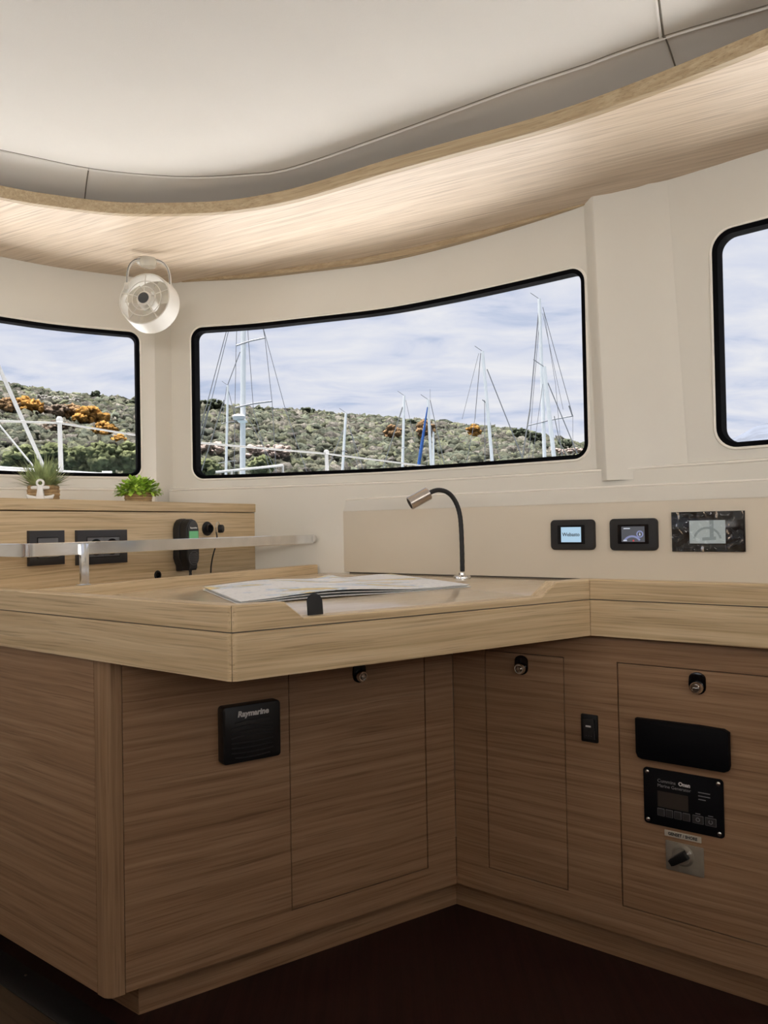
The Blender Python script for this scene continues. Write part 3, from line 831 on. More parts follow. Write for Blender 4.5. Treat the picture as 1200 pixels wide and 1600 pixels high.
# ---- beige instrument console behind the desk
cons = thing('wall_console', 'beige moulded instrument console along the wall below the centre window', 'console', FC.mat(0, 0, 0)); cons['kind'] = 'structure'
ZC0, ZC1, ZC2 = ZSF + 0.0035, 1.000, 1.042
mb = MB(); CP = [(0.0, ZC0), (0.0, ZC1), (0.003, ZC1+0.012), (0.004, ZC2-0.004), (0.008, ZC2), (0.20, ZC2+0.004)]
mb.add([(u, v, z) for u in (0.0, 1.6) for v, z in CP], [(j, 6+j, 7+j, j+1) for j in range(5)]); mb.add([(0.0, v, z) for v, z in CP] + [(0.0, 0.20, ZC0)], [tuple(range(7))])
mb.bm.free()
mb = MB(); mb.prism_xz([(0, ZC0), (1.6, ZC0), (1.6, ZC1), (0, ZC1)], 0.0, 0.10); mb.build('face_panel', M_CONS, cons)
mb = MB(); n = 24; V = []
prof = [(0.0, ZC1+0.0005), (0.002, ZC1+0.014), (0.003, ZC2-0.007), (0.0055, ZC2-0.002), (0.011, ZC2), (0.16, ZC2+0.003)]
for i in range(n+1):
    u = -0.012 + 1.612*(i/n)**2; dr = 0.010*math.exp(-u/0.10)
    V += [(u, v + 0.01*dr, z - (dr if j > 1 else 0)) for j, (v, z) in enumerate(prof)]
k = len(prof); mb.add(V, [(i*k+j, (i+1)*k+j, (i+1)*k+j+1, i*k+j+1) for i in range(n) for j in range(k-1)])
mb.add([(-0.012, v, z) for v, z in prof] + [(-0.012, 0.16, ZC1+0.0005)], [tuple(range(k+1))])
mb.build('top_moulding', M_WALL, cons, smooth=50)
mb = MB(); mb.tube([Vector(V[i*k+3]) for i in range(n+1)], 0.0030, 8); mb.build('edge_glint', M_BEAD_GLINT, cons)  # highlight of the console edge drawn as a pale tube
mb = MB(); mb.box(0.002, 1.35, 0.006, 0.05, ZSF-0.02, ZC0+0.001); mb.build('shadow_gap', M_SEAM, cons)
# lower wall face behind the console end and down to the desk is the wall itself

# ---- floor trim at lower left: black threshold with lighter floor beyond
FT = Frame(at_z(0, 1485, 0.0).xy, D2)
trim = thing('trim_5', 'black threshold strip on the floor beside the cabinet', 'threshold', FT.mat(0, 0, 0)); trim['kind'] = 'structure'
v1 = FT.loc(at_z(88, 1600, 0).xy)[1]
mb = MB(); mb.box(-0.6, 1.2, v1, 0.0, 0.0, 0.004, 0.0015); mb.build('strip', M_BLACK, trim)
mb = MB(); mb.lathe([(0.0, 0.005), (0.003, 0.0048), (0.0032, 0.004)], 12, T(*FT.loc(at_z(40, 1524, 0.004).xy), 0.0)); mb.build('screw', M_STEEL, trim)
mb = MB(); mb.box(-0.6, 1.2, v1-0.6, v1-0.0005, 0.0, 0.002); mb.build('floor_panel', M_FLOORB, trim)

# ================================================================== outside
# ---- own foredeck with stanchions and lifelines
ZDK = 0.93
deck_pts = [(-2.36, -3.0)] + [(p.x, p.y) for p in out_pts[::3]] + [(2.1, -3.0)]
deck_out = [(3.3, -3.0), (3.3, 1.5), (2.9, 4.0), (2.4, 7.0), (1.4, 9.2), (0.2, 9.0), (-0.9, 7.2), (-1.9, 5.6), (-2.8, 4.6), (-3.6, 3.6), (-3.6, -3.0)]
mb = MB(); mb.prism_xy(deck_pts + deck_out, ZDK-0.12, ZDK); mb.build('floor_foredeck', M_DECK)['kind'] = 'structure'
mb = MB(); mb.box(-2.4, 2.2, -6.5, -2.95, 0.2, 0.3); mb.build('floor_cockpit', M_DECK)['kind'] = 'structure'
mb = MB(); mb.box(-900, 1500, 2.0, 2600, -2.3, -2.2); mb.build('floor_sea', M_SEA)['kind'] = 'structure'

ZLL = 1.55
ll = [at_z(x, y, ZLL) for x, y in ((-90, 655), (0, 662), (93, 661), (220, 684), (303, 688), (510, 709), (680, 729), (760, 740))]
def sag_line(name, label, pts, r, mat, sag=0.0):
    mb = MB(); P = []
    for a, b in zip(pts, pts[1:]):
        for i in range(8):
            t = i/8; p = a.lerp(b, t); p.z -= sag*4*t*(1-t); P.append(p)
    P.append(pts[-1]); o0 = pts[0]
    mb.tube(P, r, 6, M=T(*(-o0))); o = mb.build(name, mat); o.location = o0
    return tag(o, label, name.replace('_', ' ').split()[0] if False else 'lifeline')
sag_line('lifeline', 'white lifeline wire outside the left window', [ll[0], ll[2], ll[3] + Vector((0.12, 0.15, 0))], 0.0055, M_WIREW)
sag_line('lifeline', 'white lifeline wire crossing the masts outside the centre window', [ll[3] + Vector((0.12, 0.15, 0)), ll[5], ll[7]], 0.007, M_WIREW)
def stanchion(px, ytop, r, label):
    p = at_z(px, ytop, ZLL)
    t = thing('stanchion', label, 'stanchion', T(p.x, p.y, ZDK), 'stanchions on the foredeck')
    h = p.z - ZDK + 0.02
    mb = MB(); mb.lathe([(r*2.6, 0.0), (r*2.6, 0.012), (r*1.3, 0.02), (r*1.3, 0.06), (0, 0.06)], 16); mb.build('base', M_STEEL, t)
    mb = MB(); mb.tube([(0.012, 0, 0.02), (0, 0, h)], [r*1.15, r*0.85], 12); mb.build('post', M_RAIL, t)
    mb = MB(); mb.lathe([(r*0.9, h-0.02), (r*1.3, h-0.015), (r*1.3, h), (r*0.8, h+0.012), (0, h+0.014)], 14); mb.build('cap', M_RAIL, t)
stanchion(93, 660, 0.0135, 'short white stanchion behind the grassy potted plant')
stanchion(510, 709, 0.017, 'short white stanchion left of the middle of the centre window')
def pole(name, label, cat, a, b, r, mat, fit=True):
    mb = MB(); mb.tube([Vector((0, 0, 0)), b - a], r, 10)
    t = thing(name, label, cat, T(*a))
    mb.build('tube', mat, t)
    d = (b-a).normalized()
    mb = MB(); mb.tube([d*0.0, d*0.09], r*1.45, 10); mb.build('end_fitting', M_STEEL, t)
    return t
a = at_y(74, 745, 4.7); a.z = ZDK + 0.01; a = at_z(95, 800, 1.0); a = at_y(78, 752, 4.75)
b = at_y(-70, 420, 4.55); lo = a + (a-b).normalized()*((a.z-ZDK)/((b-a).normalized().z)); pole('furled_stay', 'thick white tube slanting down outside the left window', 'pole', lo, b, 0.0115, M_RAIL)
a = at_y(50, 726, 4.9); b = at_y(-60, 592, 4.9); lo = a + (a-b).normalized()*((a.z-ZDK)/((b-a).normalized().z)); pole('diagonal_brace', 'thin white tube slanting down outside the left window', 'pole', lo, b, 0.0055, M_RAIL)
# low white rail along the sill of the left window
a, b = at_y(-40, 729, 4.2), at_y(232, 746, 4.75)
rail = thing('deck_rail', 'low white rail with a joint seen along the left sill', 'rail', T(a.x, a.y, ZDK))
z0 = a.z - ZDK; d = b - a
mb = MB(); mb.tube([(0, 0, z0), (d.x, d.y, b.z-ZDK)], 0.011, 10); mb.build('tube', M_RAIL, rail)
c = a.lerp(b, 0.73); mb = MB(); mb.tube([(c.x-a.x-0.02, c.y-a.y, c.z-ZDK), (c.x-a.x+0.03, c.y-a.y+0.02, c.z-ZDK)], 0.022, 12); mb.build('joint_collar', M_RAIL, rail)
for t in (0.04, 0.96):
    c = a.lerp(b, t); mb = MB(); mb.tube([(c.x-a.x, c.y-a.y, 0), (c.x-a.x, c.y-a.y, c.z-ZDK)], 0.010, 8); mb.build('leg', M_RAIL, rail)
a, b = at_y(362, 736, 7.6), at_y(442, 727, 7.9)
rail = thing('bow_rail', 'white rail bar low in the left of the centre window', 'rail', T(a.x, a.y, ZDK)); d = b-a
mb = MB(); mb.tube([(-0.15, -0.01, a.z-ZDK-0.01), (d.x, d.y, b.z-ZDK)], 0.012, 8); mb.build('tube', M_RAIL, rail)
for t in (0.0, 1.0):
    mb = MB(); mb.tube([(d.x*t, d.y*t, 0), (d.x*t, d.y*t, a.z-ZDK + (b.z-a.z)*t)], 0.010, 8); mb.build('leg', M_RAIL, rail)

# ---- moored sailing boats: hull below the sill, mast and rigging above
def sailboat(label, Y, base, top, wpx, spreaders=(), stays=(), radar=None, heading=1.5, extra=None, boom=True):
    """base/top: where the mast crosses the sill and ends; spreaders (left px, right px); stays ((x,y),(x,y)[, thickness px])"""
    B, Tp = at_y(*base, Y), at_y(*top, Y)
    d = (Tp - B).normalized(); foot = B + d*((-1.2 - B.z)/d.z)
    t = thing('sailboat', label, 'sailboat', T(foot.x, foot.y, -2.2), 'moored sailing boats')
    inv = Vector((foot.x, foot.y, -2.2))
    r = wpx/2/FPX*Y
    mb = MB(); m = 14; V = []
    L = 3.4; ch, sh = math.cos(heading), math.sin(heading)
    for i in range(m+1):
        s = -1 + 2*i/m; bw = 1.05*(1-abs(s)**2.6)**0.75 if abs(s) < 1 else 0.0
        if s < -0.75: bw = max(bw, 0.6)
        for fy, z in ((-1, 1.05+0.12*s*s), (-0.95, 0.45), (-0.5, -0.1), (0.5, -0.1), (0.95, 0.45), (1, 1.05+0.12*s*s)):
            x, y = s*L, fy*bw; V.append((x*ch-y*sh, x*sh+y*ch, z))
    mb.add(V, [(i*6+j, (i+1)*6+j, (i+1)*6+(j+1) % 6, i*6+(j+1) % 6) for i in range(m) for j in range(6)] + [tuple(range(6)), tuple(range(m*6+5, m*6-1, -1))])
    mb.build('hull', M_HULL, t, smooth=40)
    mb = MB(); mb.box(-1.2, 1.2, -0.6, 0.6, 1.0, 1.4, 0.15, M=Matrix.Rotation(heading, 4, 'Z')); mb.build('cabin', M_HULL, t)
    mb = MB(); mb.tube([foot-inv, Tp-inv], [r*1.05, r*0.85], 10); mb.build('mast', M_MAST, t)
    mb = MB(); mb.tube([Tp-inv, Tp-inv+Vector((-0.35*r/0.08, 0, 0.25*r/0.08))], r*0.18, 6); mb.build('wind_vane', M_WIRE, t)
    if boom:
        mb = MB(); mb.tube([foot-inv+Vector((0, 0, 1.2)), foot-inv+Vector((-2.6*ch, -2.6*sh, 1.2))], 0.07, 8); mb.build('boom', M_MAST, t)
    for (l, rr) in spreaders:
        a, b = at_y(*l, Y-0.4), at_y(*rr, Y+0.5); mb = MB(); mb.tube([a-inv, ((a+b)/2-inv) + Vector((0, 0, 0.03)), b-inv], r*0.28, 6); mb.build('spreader', M_WIRE, t)
    for st in stays:
        a, b = at_y(*st[0], Y), at_y(*st[1], Y); w = (st[2] if len(st) > 2 else 1.0)/2/FPX*Y
        e = (b-a).normalized(); 
        if st[1][1] > 700 and e.z < -0.05: b = a + e*((-1.1 - a.z)/e.z)
        mb = MB(); mb.tube([a-inv, b-inv], w, 5); mb.build('stay', st[3] if len(st) > 3 else M_WIRE, t)
    if radar:
        p = at_y(*radar, Y-0.35) - inv
        mb = MB(); mb.lathe([(0, -0.09), (0.19, -0.08), (0.22, -0.02), (0.22, 0.03), (0.17, 0.09), (0, 0.11)], 16, T(*p)); mb.build('radar_dome', M_HULL, t)
        mb = MB(); mb.box(p.x-0.05, p.x+0.25, p.y-0.05, p.y+0.35, p.z-0.15, p.z-0.09, 0.01); mb.build('radar_bracket', M_MAST, t)
    return t
sailboat('sailboat with the tallest thick mast, two spreaders and a white radar dome', 28, (379, 744), (381, 380), 9,
    [((369, 540), (414, 528)), ((367, 637), (425, 627))],
    [((393, 380), (414, 528)), ((414, 528), (425, 627)), ((425, 627), (432, 745)), ((386, 500), (396, 640)), ((396, 640), (424, 745)), ((375, 380), (369, 540)), ((369, 540), (367, 637)), ((367, 637), (366, 745)),
     ((384, 380), (414, 528)), ((408, 500), (446, 640)), ((446, 640), (482, 745)), ((384, 645), (413, 700)), ((413, 700), (435, 745))], radar=(373, 652), heading=1.5)
sailboat('sailboat with a thin bare mast just left of the tallest one', 40, (353, 744), (356, 602), 4.2,
    [((346, 662), (366, 659)), ((341, 724), (369, 720))], [((356, 606), (369, 660)), ((354, 606), (346, 662), 0.8), ((375, 550), (354, 606), 1.4)], heading=1.5)
sailboat('sailboat whose two pale stays slant across the left end of the centre window', 34, (322, 760), (342, 430), 3.0,
    [], [((357, 505), (308, 690), 1.3), ((358, 512), (306, 700), 1.2), ((349, 625), (312, 745), 1.6, M_WIREW), ((326, 635), (306, 700), 1.8, M_WIREW)], heading=1.5) if False else None
sailboat('sailboat with a short mast and a pair of stays above the foredeck stanchion', 46, (535, 738), (540.5, 645), 4.6,
    [((535, 705), (542, 705))], [((539, 665), (514, 728), 1.2), ((545, 665), (568, 735), 1.2), ((548, 672), (560, 735), 0.8)], heading=1.5)
sailboat('sailboat with a bare grey mast in the middle, long stay slanting left', 44, (629, 732), (631.5, 618), 4.6,
    [((628, 700), (635, 700))], [((629, 636), (597, 735), 1.8, M_WIREW), ((634, 625), (648, 690), 0.7)], heading=1.5)
bl = sailboat('sailboat with a blue furled sail beside its mast', 54, (674, 729), (668.5, 624), 5.0,
    [], [((672, 625), (695, 728), 1.2), ((672, 660), (690, 728), 0.8), ((664, 690), (668, 728), 0.8)], heading=1.5)
mb = MB(); P = [at_y(x, y, 53.8) - Vector(bl.location) for x, y in ((668, 636), (664, 662), (659, 695), (654, 728), (650, 760))]; mb.tube(P, [0.032, 0.075, 0.11, 0.115, 0.08], 8); mb.build('furled_sail', M_BLUE, bl)
mb = MB(); mb.tube([at_y(672, 608, 54) - Vector(bl.location), at_y(672, 626, 54) - Vector(bl.location)], 0.012, 5); mb.build('antenna', M_WIRE, bl)
sailboat('dinghy-sized sailboat with the shortest mast, right of the blue sail', 66, (677.5, 729), (677, 675), 3.6, heading=1.5, boom=False)
sailboat('sailboat with a slightly leaning mast and a stay slanting down right', 38, (769, 722), (754, 549), 5.6,
    [((754, 625), (762, 633))], [((761, 577), (818, 720), 1.6), ((751, 552), (742, 655), 1.2), ((748, 552), (722, 655), 0.7), ((742, 655), (728, 728), 0.8), ((757, 625), (758, 724), 1.0), ((766, 660), (783, 720), 0.7)], heading=1.5)
sailboat('sailboat with the tall slim mast, wide spreader and upright reflector near the right frame', 38, (851, 719), (842.5, 467), 6.2,
    [((825, 665), (895, 650))], [((842, 482), (828, 640), 1.8), ((828, 640), (816, 716), 2.2, M_WIREW), ((843, 500), (833, 620), 0.9), ((833, 620), (826, 716), 0.8), ((848, 480), (895, 650), 1.0), ((848, 490), (880, 640), 0.7), ((895, 650), (895, 716), 0.7),
     ((895, 651), (889, 634), 2.2), ((850, 488), (868, 600), 0.7), ((868, 600), (878, 716), 0.7)], heading=1.5)
sailboat('sailboat with the thicker mast standing just right of the tall slim one', 25, (866, 718), (850, 573), 7.5,
    [], [((856, 598), (905, 716), 1.6), ((868, 680), (888, 716), 1.4, M_WIREW), ((866, 650), (880, 716), 1.2, M_WIREW), ((848, 600), (832, 716), 0.8)], heading=1.5)
# two long stays of a boat outside the left edge
t = thing('sailboat_rigging', 'pair of pale backstays and forestays at the left end of the centre window', 'rigging', T(*at_y(330, 800, 20).xy, -2.2))
for a, b, w, m in (((357, 505), (302, 712), 1.3, M_WIRE), ((360, 505), (307, 720), 1.1, M_WIRE), ((350, 625), (312, 745), 1.7, M_WIREW), ((327, 635), (306, 705), 1.9, M_WIREW)):
    A, B = at_y(*a, 20), at_y(*b, 20); e = (B-A).normalized(); B = A + e*((-1.2-A.z)/e.z); A = A - e*2.0 if a[1] < 510 else A
    mb = MB(); mb.tube([A - Vector(t.location), B - Vector(t.location)], w/2/FPX*20, 5); mb.build('stay', m, t)

# ---- wooded hillside
rng = np.random.default_rng(5)
sky_px = np.array([(-700, 560), (-300, 590), (-60, 604), (0, 607), (60, 616), (100, 622), (160, 627), (215, 632), (260, 632), (310, 634), (350, 640), (420, 645), (480, 650), (600, 660), (700, 668), (800, 677), (860, 690), (925, 704), (1000, 716), (1100, 722), (1300, 725), (2200, 730)], float)
def az_el(px, py):
    r = ray(px, py); return math.atan2(r.x, r.y), r.z/math.hypot(r.x, r.y)
AE = np.array([az_el(x, y) for x, y in sky_px])
R0, R1 = 70.0, 230.0
def hill_z(az, rad):
    el = np.interp(az, AE[:, 0], AE[:, 1]); ridge = EYE + el*R1
    t = np.clip((rad-R0)/(R1-R0), 0, 1); s = 0.82*t + 0.18*np.sin(t*PI/2)
    base = -2.4 + (ridge+2.4)*s
    und = 0.8*np.sin(az*23 + rad*0.045)*np.sin(rad*0.07 + az*11)*np.sin(t*PI)
    back = np.clip((rad-R1)/120, 0, 1)
    return base + und - back*20
azs = np.linspace(-1.05, 1.05, 130); rads = np.concatenate([np.linspace(R0-6, R1, 46), [260, 350]])
V = []; 
for a in azs:
    for r in rads: V.append((r*math.sin(a), r*math.cos(a), float(hill_z(a, r)) if r > R0 else -3.0))
k = len(rads); mb = MB(); mb.add(V, [(i*k+j, (i+1)*k+j, (i+1)*k+j+1, i*k+j+1) for i in range(len(azs)-1) for j in range(k-1)])
M_SLOPE = plain('dry_slope', (0.10, 0.095, 0.075), 0.95, noise=0.45, nscale=0.12)
mb.build('floor_hillside', M_SLOPE, smooth=60)['kind'] = 'structure'

def foliage_mat(name, strength=1.0):
    m, N, L, b = new_mat(name)
    at = N.new('ShaderNodeAttribute'); at.attribute_name = 'tint'
    tc = N.new('ShaderNodeTexCoord'); n = N.new('ShaderNodeTexNoise'); n.inputs['Scale'].default_value = 2.2; n.inputs['Detail'].default_value = 6; n.inputs['Roughness'].default_value = 0.75
    L.new(tc.outputs['Object'], n.inputs['Vector'])
    r = N.new('ShaderNodeValToRGB'); e = r.color_ramp.elements; e[0].position = 0.36; e[0].color = (0.45, 0.48, 0.45, 1); e[1].position = 0.62; e[1].color = (1.5, 1.45, 1.3, 1)
    L.new(n.outputs['Fac'], r.inputs[0])
    mx = N.new('ShaderNodeMix'); mx.data_type = 'RGBA'; mx.blend_type = 'MULTIPLY'; mx.inputs['Factor'].default_value = 1.0
    L.new(at.outputs['Color'], mx.inputs['A']); L.new(r.outputs[0], mx.inputs['B']); L.new(mx.outputs['Result'], b.inputs['Base Color'])
    b.inputs['Roughness'].default_value = 0.9; b.inputs['Specular IOR Level'].default_value = 0.1
    bp = N.new('ShaderNodeBump'); bp.inputs['Strength'].default_value = 0.9; bp.inputs['Distance'].default_value = 0.5
    L.new(n.outputs['Fac'], bp.inputs['Height']); L.new(bp.outputs[0], b.inputs['Normal'])
    return m
M_BUSH = foliage_mat('scrub_foliage')
_t = bmesh.new(); bmesh.ops.create_icosphere(_t, subdivisions=2, radius=1.0); _t.verts.ensure_lookup_table()
ICO_V = np.array([v.co for v in _t.verts]); ICO_F = np.array([[v.index for v in f.verts] for f in _t.faces]); _t.free()
def blobs(cent, size, cols, rough=0.28, squash=0.8):
    """cent n x 3, size n, cols n x 3 -> mesh of lumpy crowns"""
    n = len(cent); k = len(ICO_V)
    disp = 1 + rng.normal(0, rough, (n, k, 1)).clip(-0.5, 0.6)
    sc = size[:, None, None]*np.stack([np.ones(n), np.ones(n), np.full(n, squash)], 1)[:, None, :]
    V = (ICO_V[None]*disp*sc + cent[:, None, :]).reshape(-1, 3)
    F = (ICO_F[None] + (np.arange(n)*k)[:, None, None]).reshape(-1, 3)
    me = bpy.data.meshes.new('foliage'); me.vertices.add(len(V)); me.vertices.foreach_set('co', V.ravel())
    me.loops.add(F.size); me.loops.foreach_set('vertex_index', F.ravel())
    me.polygons.add(len(F)); me.polygons.foreach_set('loop_start', np.arange(0, F.size, 3)); me.polygons.foreach_set('loop_total', np.full(len(F), 3))
    me.update(); me.validate()
    at = me.attributes.new('tint', 'FLOAT_COLOR', 'POINT')
    c = np.repeat(np.concatenate([cols, np.ones((n, 1))], 1), k, axis=0); at.data.foreach_set('color', c.ravel())
    return me
PAL = np.array([(0.115, 0.13, 0.055), (0.15, 0.155, 0.075), (0.085, 0.105, 0.045), (0.17, 0.165, 0.10), (0.19, 0.175, 0.12), (0.10, 0.125, 0.06), (0.15, 0.17, 0.06)])
nb = 15000
az = rng.uniform(-0.62, 0.42, nb); rad = R0 + (R1+4-R0)*rng.uniform(0, 1, nb)**0.8
size = rng.uniform(0.45, 1.5, nb)*(0.70 + 0.35*rad/R1)
zz = hill_z(az, rad)
keep = (rng.uniform(0, 1, nb) < 0.92)
cent = np.stack([rad*np.sin(az), rad*np.cos(az), zz + size*0.35], 1)[keep]
cols = (PAL[rng.integers(0, len(PAL), nb)]*np.array([0.38, 0.36, 0.45]) + np.array([0.034, 0.034, 0.036]))*rng.choice([0.55, 0.8, 1.0, 1.2, 1.5], (nb, 1))  # distance haze mixed in: greyed, lifted and bluer shrub colours
me = blobs(cent, size[keep], cols[keep], rough=0.42); o = mesh_obj('shrubs', me, M_BUSH, smooth=0); tag(o, 'hazy grey-green scrub covering the hillside', 'shrubs', kind='stuff')

def hill_at(px, py):
    """where the view ray meets the slope"""
    r = ray(px, py); a = math.atan2(r.x, r.y); h = math.hypot(r.x, r.y)
    for rad in np.linspace(R0-4, R1+15, 700):
        if hill_z(a, rad) >= EYE + r.z/h*rad: return a, rad
    return a, R1
def hill_tree(name, label, group, px, py, wpx, hpx, col, dist=None, nblob=14, lump=0.3, M=None, trunk=True, fine=1.0):
    """tree whose crown spans wpx x hpx, its foot near (px, py)"""
    a, rad = hill_at(px, py) if dist is None else (az_el(px, py)[0], dist)
    w, h = wpx/FPX*rad, hpx/FPX*rad
    foot = Vector((rad*math.sin(a), rad*math.cos(a), float(hill_z(a, rad)) if dist is None else max(-2.3, EYE + az_el(px, py)[1]*rad)))
    t = thing(name, label, 'tree', T(*foot), group)
    cen = []; sz = []
    for i in range(nblob):
        f = rng.uniform(0, 1); rr = math.sqrt(1-(2*f-1)**2)*rng.uniform(0.3, 0.9 if fine == 1 else 1.2); th = rng.uniform(0, 2*PI)
        s = rng.uniform(0.22, 0.36)
        cen.append((w/2*rr*math.cos(th)*(1-s), w/2*rr*math.sin(th)*(1-s), h*(0.24 + 0.66*f))); sz.append(s*min(w, h*1.2)*0.75*fine)
    me = blobs(np.array(cen), np.array(sz), np.array([col]*nblob)*rng.uniform(0.75, 1.25, (nblob, 1)), rough=lump)
    o = mesh_obj('crown', me, M or M_BUSH, t, smooth=0)
    mb = MB(); mb.tube([(0, 0, -0.5), (0.05*w, 0, h*0.3), (0, 0.03*w, h*0.55)], [0.05*w, 0.035*w, 0.015*w], 7); mb.build('trunk', M_TRUNK, t)
    return t
M_TRUNK = plain('bark', (0.09, 0.07, 0.05), 0.9, noise=0.3, nscale=6)
ORA = (0.38, 0.20, 0.055); RUS = (0.24, 0.15, 0.085); PIN = (0.18, 0.135, 0.11)
for px, py, w, h, c, lab in ((12, 652, 30, 24, RUS, 'rust-coloured tree cut by the left picture edge'),
                             (40, 655, 48, 28, ORA, 'bright orange tree behind the slanting white tube'),
                             (85, 662, 40, 26, PIN, 'pinkish bare-twigged tree left of the wide orange one'),
                             (112, 664, 42, 26, RUS, 'russet tree between the pinkish and the wide orange one'),
                             (143, 672, 52, 30, ORA, 'wide bright orange tree above the lifeline in the left window'),
                             (163, 690, 34, 26, ORA, 'orange tree just below and right of the wide orange one'),
                             (187, 701, 22, 18, ORA, 'small round orange bush nearest the frame of the left window'),
                             (92, 682, 44, 20, PIN, 'low pinkish bush under the lifeline by the stanchion'),
                             (614, 694, 26, 28, RUS, 'rust-orange tree left of the mast with the long slanting stay'),
                             (664, 692, 30, 32, RUS, 'rust-orange tree behind the blue furled sail'),
                             (741, 690, 22, 24, ORA, 'orange tree left of the leaning mast')):
    hill_tree('autumn_tree', lab, 'autumn trees on the hillside', px, py, w*1.2, h*1.15, c, nblob=64, lump=0.42, fine=0.5)
DG = (0.055, 0.065, 0.045)
for px, py, w, h, lab in ((27, 616, 24, 14, 'dark tree on the skyline behind the slanting tube'),
                          (72, 621, 22, 10, 'low dark tree on the skyline right of the slanting tube'),
                          (122, 625, 18, 9, 'tiny dark tree on the middle of the left skyline'),
                          (150, 630, 16, 19, 'tallest lone dark tree on the left skyline'),
                          (177, 636, 20, 13, 'dark skyline tree right of the tallest lone one'),
                          (205, 640, 20, 14, 'dark skyline tree beside the frame of the left window'),
                          (331, 650, 56, 26, 'big dark pine behind the slanting stays in the centre window'),
                          (404, 648, 24, 12, 'dark skyline tree right of the tallest mast'),
                          (480, 654, 30, 17, 'round dark skyline tree left of the short mast'),
                          (511, 656, 18, 12, 'small dark skyline tree beside the round one'),
                          (585, 664, 18, 10, 'low dark skyline tree left of the middle mast'),
                          (644, 668, 20, 13, 'dark skyline tree right of the middle mast'),
                          (812, 690, 40, 22, 'dark tree on the right slope left of the tall slim mast'),
                          (835, 697, 34, 22, 'dark tree behind the foot of the tall slim mast'),
                          (880, 708, 36, 20, 'dark tree on the right slope beside the centre window frame'),
                          (908, 716, 30, 16, 'last dark tree on the right slope in the corner of the centre window')):
    hill_tree('dark_tree', lab, 'dark trees on the skyline', px, py, w, h, DG, nblob=34, lump=0.42, fine=0.6)
PG = (0.13, 0.145, 0.075)
for px, w, h, d, lab in ((40, 60, 50, 60, 'light green pine at the left behind the grassy plant'), (88, 56, 56, 58, 'light green pine behind the stanchion'),
                         (128, 50, 52, 57, 'light green pine right of the stanchion'), (160, 60, 60, 55, 'tall light green pine in the middle of the left window'),
                         (205, 60, 58, 55, 'light green pine above the leafy potted plant'), (323, 52, 34, 60, 'light green pine low in the left of the centre window'),
                         (410, 42, 40, 60, 'light green pine right of the foot of the tallest mast')):
    hill_tree('pine_tree', lab, 'light green pines by the shore', px, 752, w, h, PG, dist=d, nblob=80, lump=0.42, fine=0.55)
M_ROCK = plain('pale_rock', (0.24, 0.22, 0.195), 0.9, noise=0.35, nscale=1.2, bump=1.0, bscale=2.0)
M_PINKR = plain('pink_rock', (0.25, 0.195, 0.165), 0.9, noise=0.4, nscale=1.5, bump=1.0, bscale=2.0)
for px, py, w, h, m, lab in ((72, 632, 22, 9, M_ROCK, 'pale rock outcrop high on the slope right of the slanting tube'), (104, 634, 34, 9, M_ROCK, 'wide pale rock outcrop below the left skyline'),
                             (322, 716, 46, 22, M_PINKR, 'pinkish stone bank at the left end of the centre window'), (420, 722, 62, 26, M_PINKR, 'pinkish stone bank right of the foot of the tallest mast'),
                             (885, 716, 44, 12, M_PINKR, 'pale stone bank low in the right corner of the centre window')):
    a, rad = hill_at(px, py); p = Vector((rad*math.sin(a), rad*math.cos(a), float(hill_z(a, rad))))
    n = 70; W, H = w/FPX*rad, h/FPX*rad
    cen = np.stack([rng.uniform(-W/2, W/2, n), rng.uniform(-1.5, 1.5, n) - 2.0, rng.uniform(0, H*0.6, n) + 0.6], 1)
    me = blobs(cen, rng.uniform(0.08, 0.20, n)*H*1.1 + 0.08, np.ones((n, 3)), rough=0.30, squash=0.7)
    o = mesh_obj('rock_outcrop', me, m, smooth=0); o.location = p; o.rotation_euler.z = -a
    tag(o, lab, 'rocks', 'rock outcrops on the hillside')
# far ridge beyond the right window, distance haze put into its colour
V = []; aa = np.linspace(0.20, 0.9, 60)
for i, a in enumerate(aa):
    px = 600 + FPX*math.tan(a); el = az_el(px, np.interp(px, [840, 1000, 1140, 1200, 1400, 2000], [720, 704, 683, 662, 640, 640]))[1]
    for rad, f in ((900, -0.02), (1100, 0.35), (1400, 0.8), (1600, 1.0), (1800, 0.8)):
        z = -4 + (EYE + el*1600 + 4)*max(0, f) + rng.normal(0, 3)*(f > 0); V.append((rad*math.sin(a), rad*math.cos(a), z))
mb = MB(); mb.add(V, [(i*5+j, (i+1)*5+j, (i+1)*5+j+1, i*5+j+1) for i in range(59) for j in range(4)])
M_FAR = plain('hazy_ridge', (0.075, 0.085, 0.11), 0.95, noise=0.35, nscale=0.02)
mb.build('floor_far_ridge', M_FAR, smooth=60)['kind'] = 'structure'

# ================================================================== things on the furniture
# ---- steel guard rail on the fiddle
corner = inter(FD, 0.015, FL, 0.018)
gr = thing('guard_rail', 'flat polished steel guard rail around the back of the chart table', 'rail', FD.mat(0, 0, 0))
ucn = FD.loc(corner)[0]
ZR0, ZR1, TR = 0.8975, 0.9265, 0.004
path = [FL.xy(FL.loc(inter(FK, 0.0, FL, 0.018))[0] + 0.002, 0.018)]
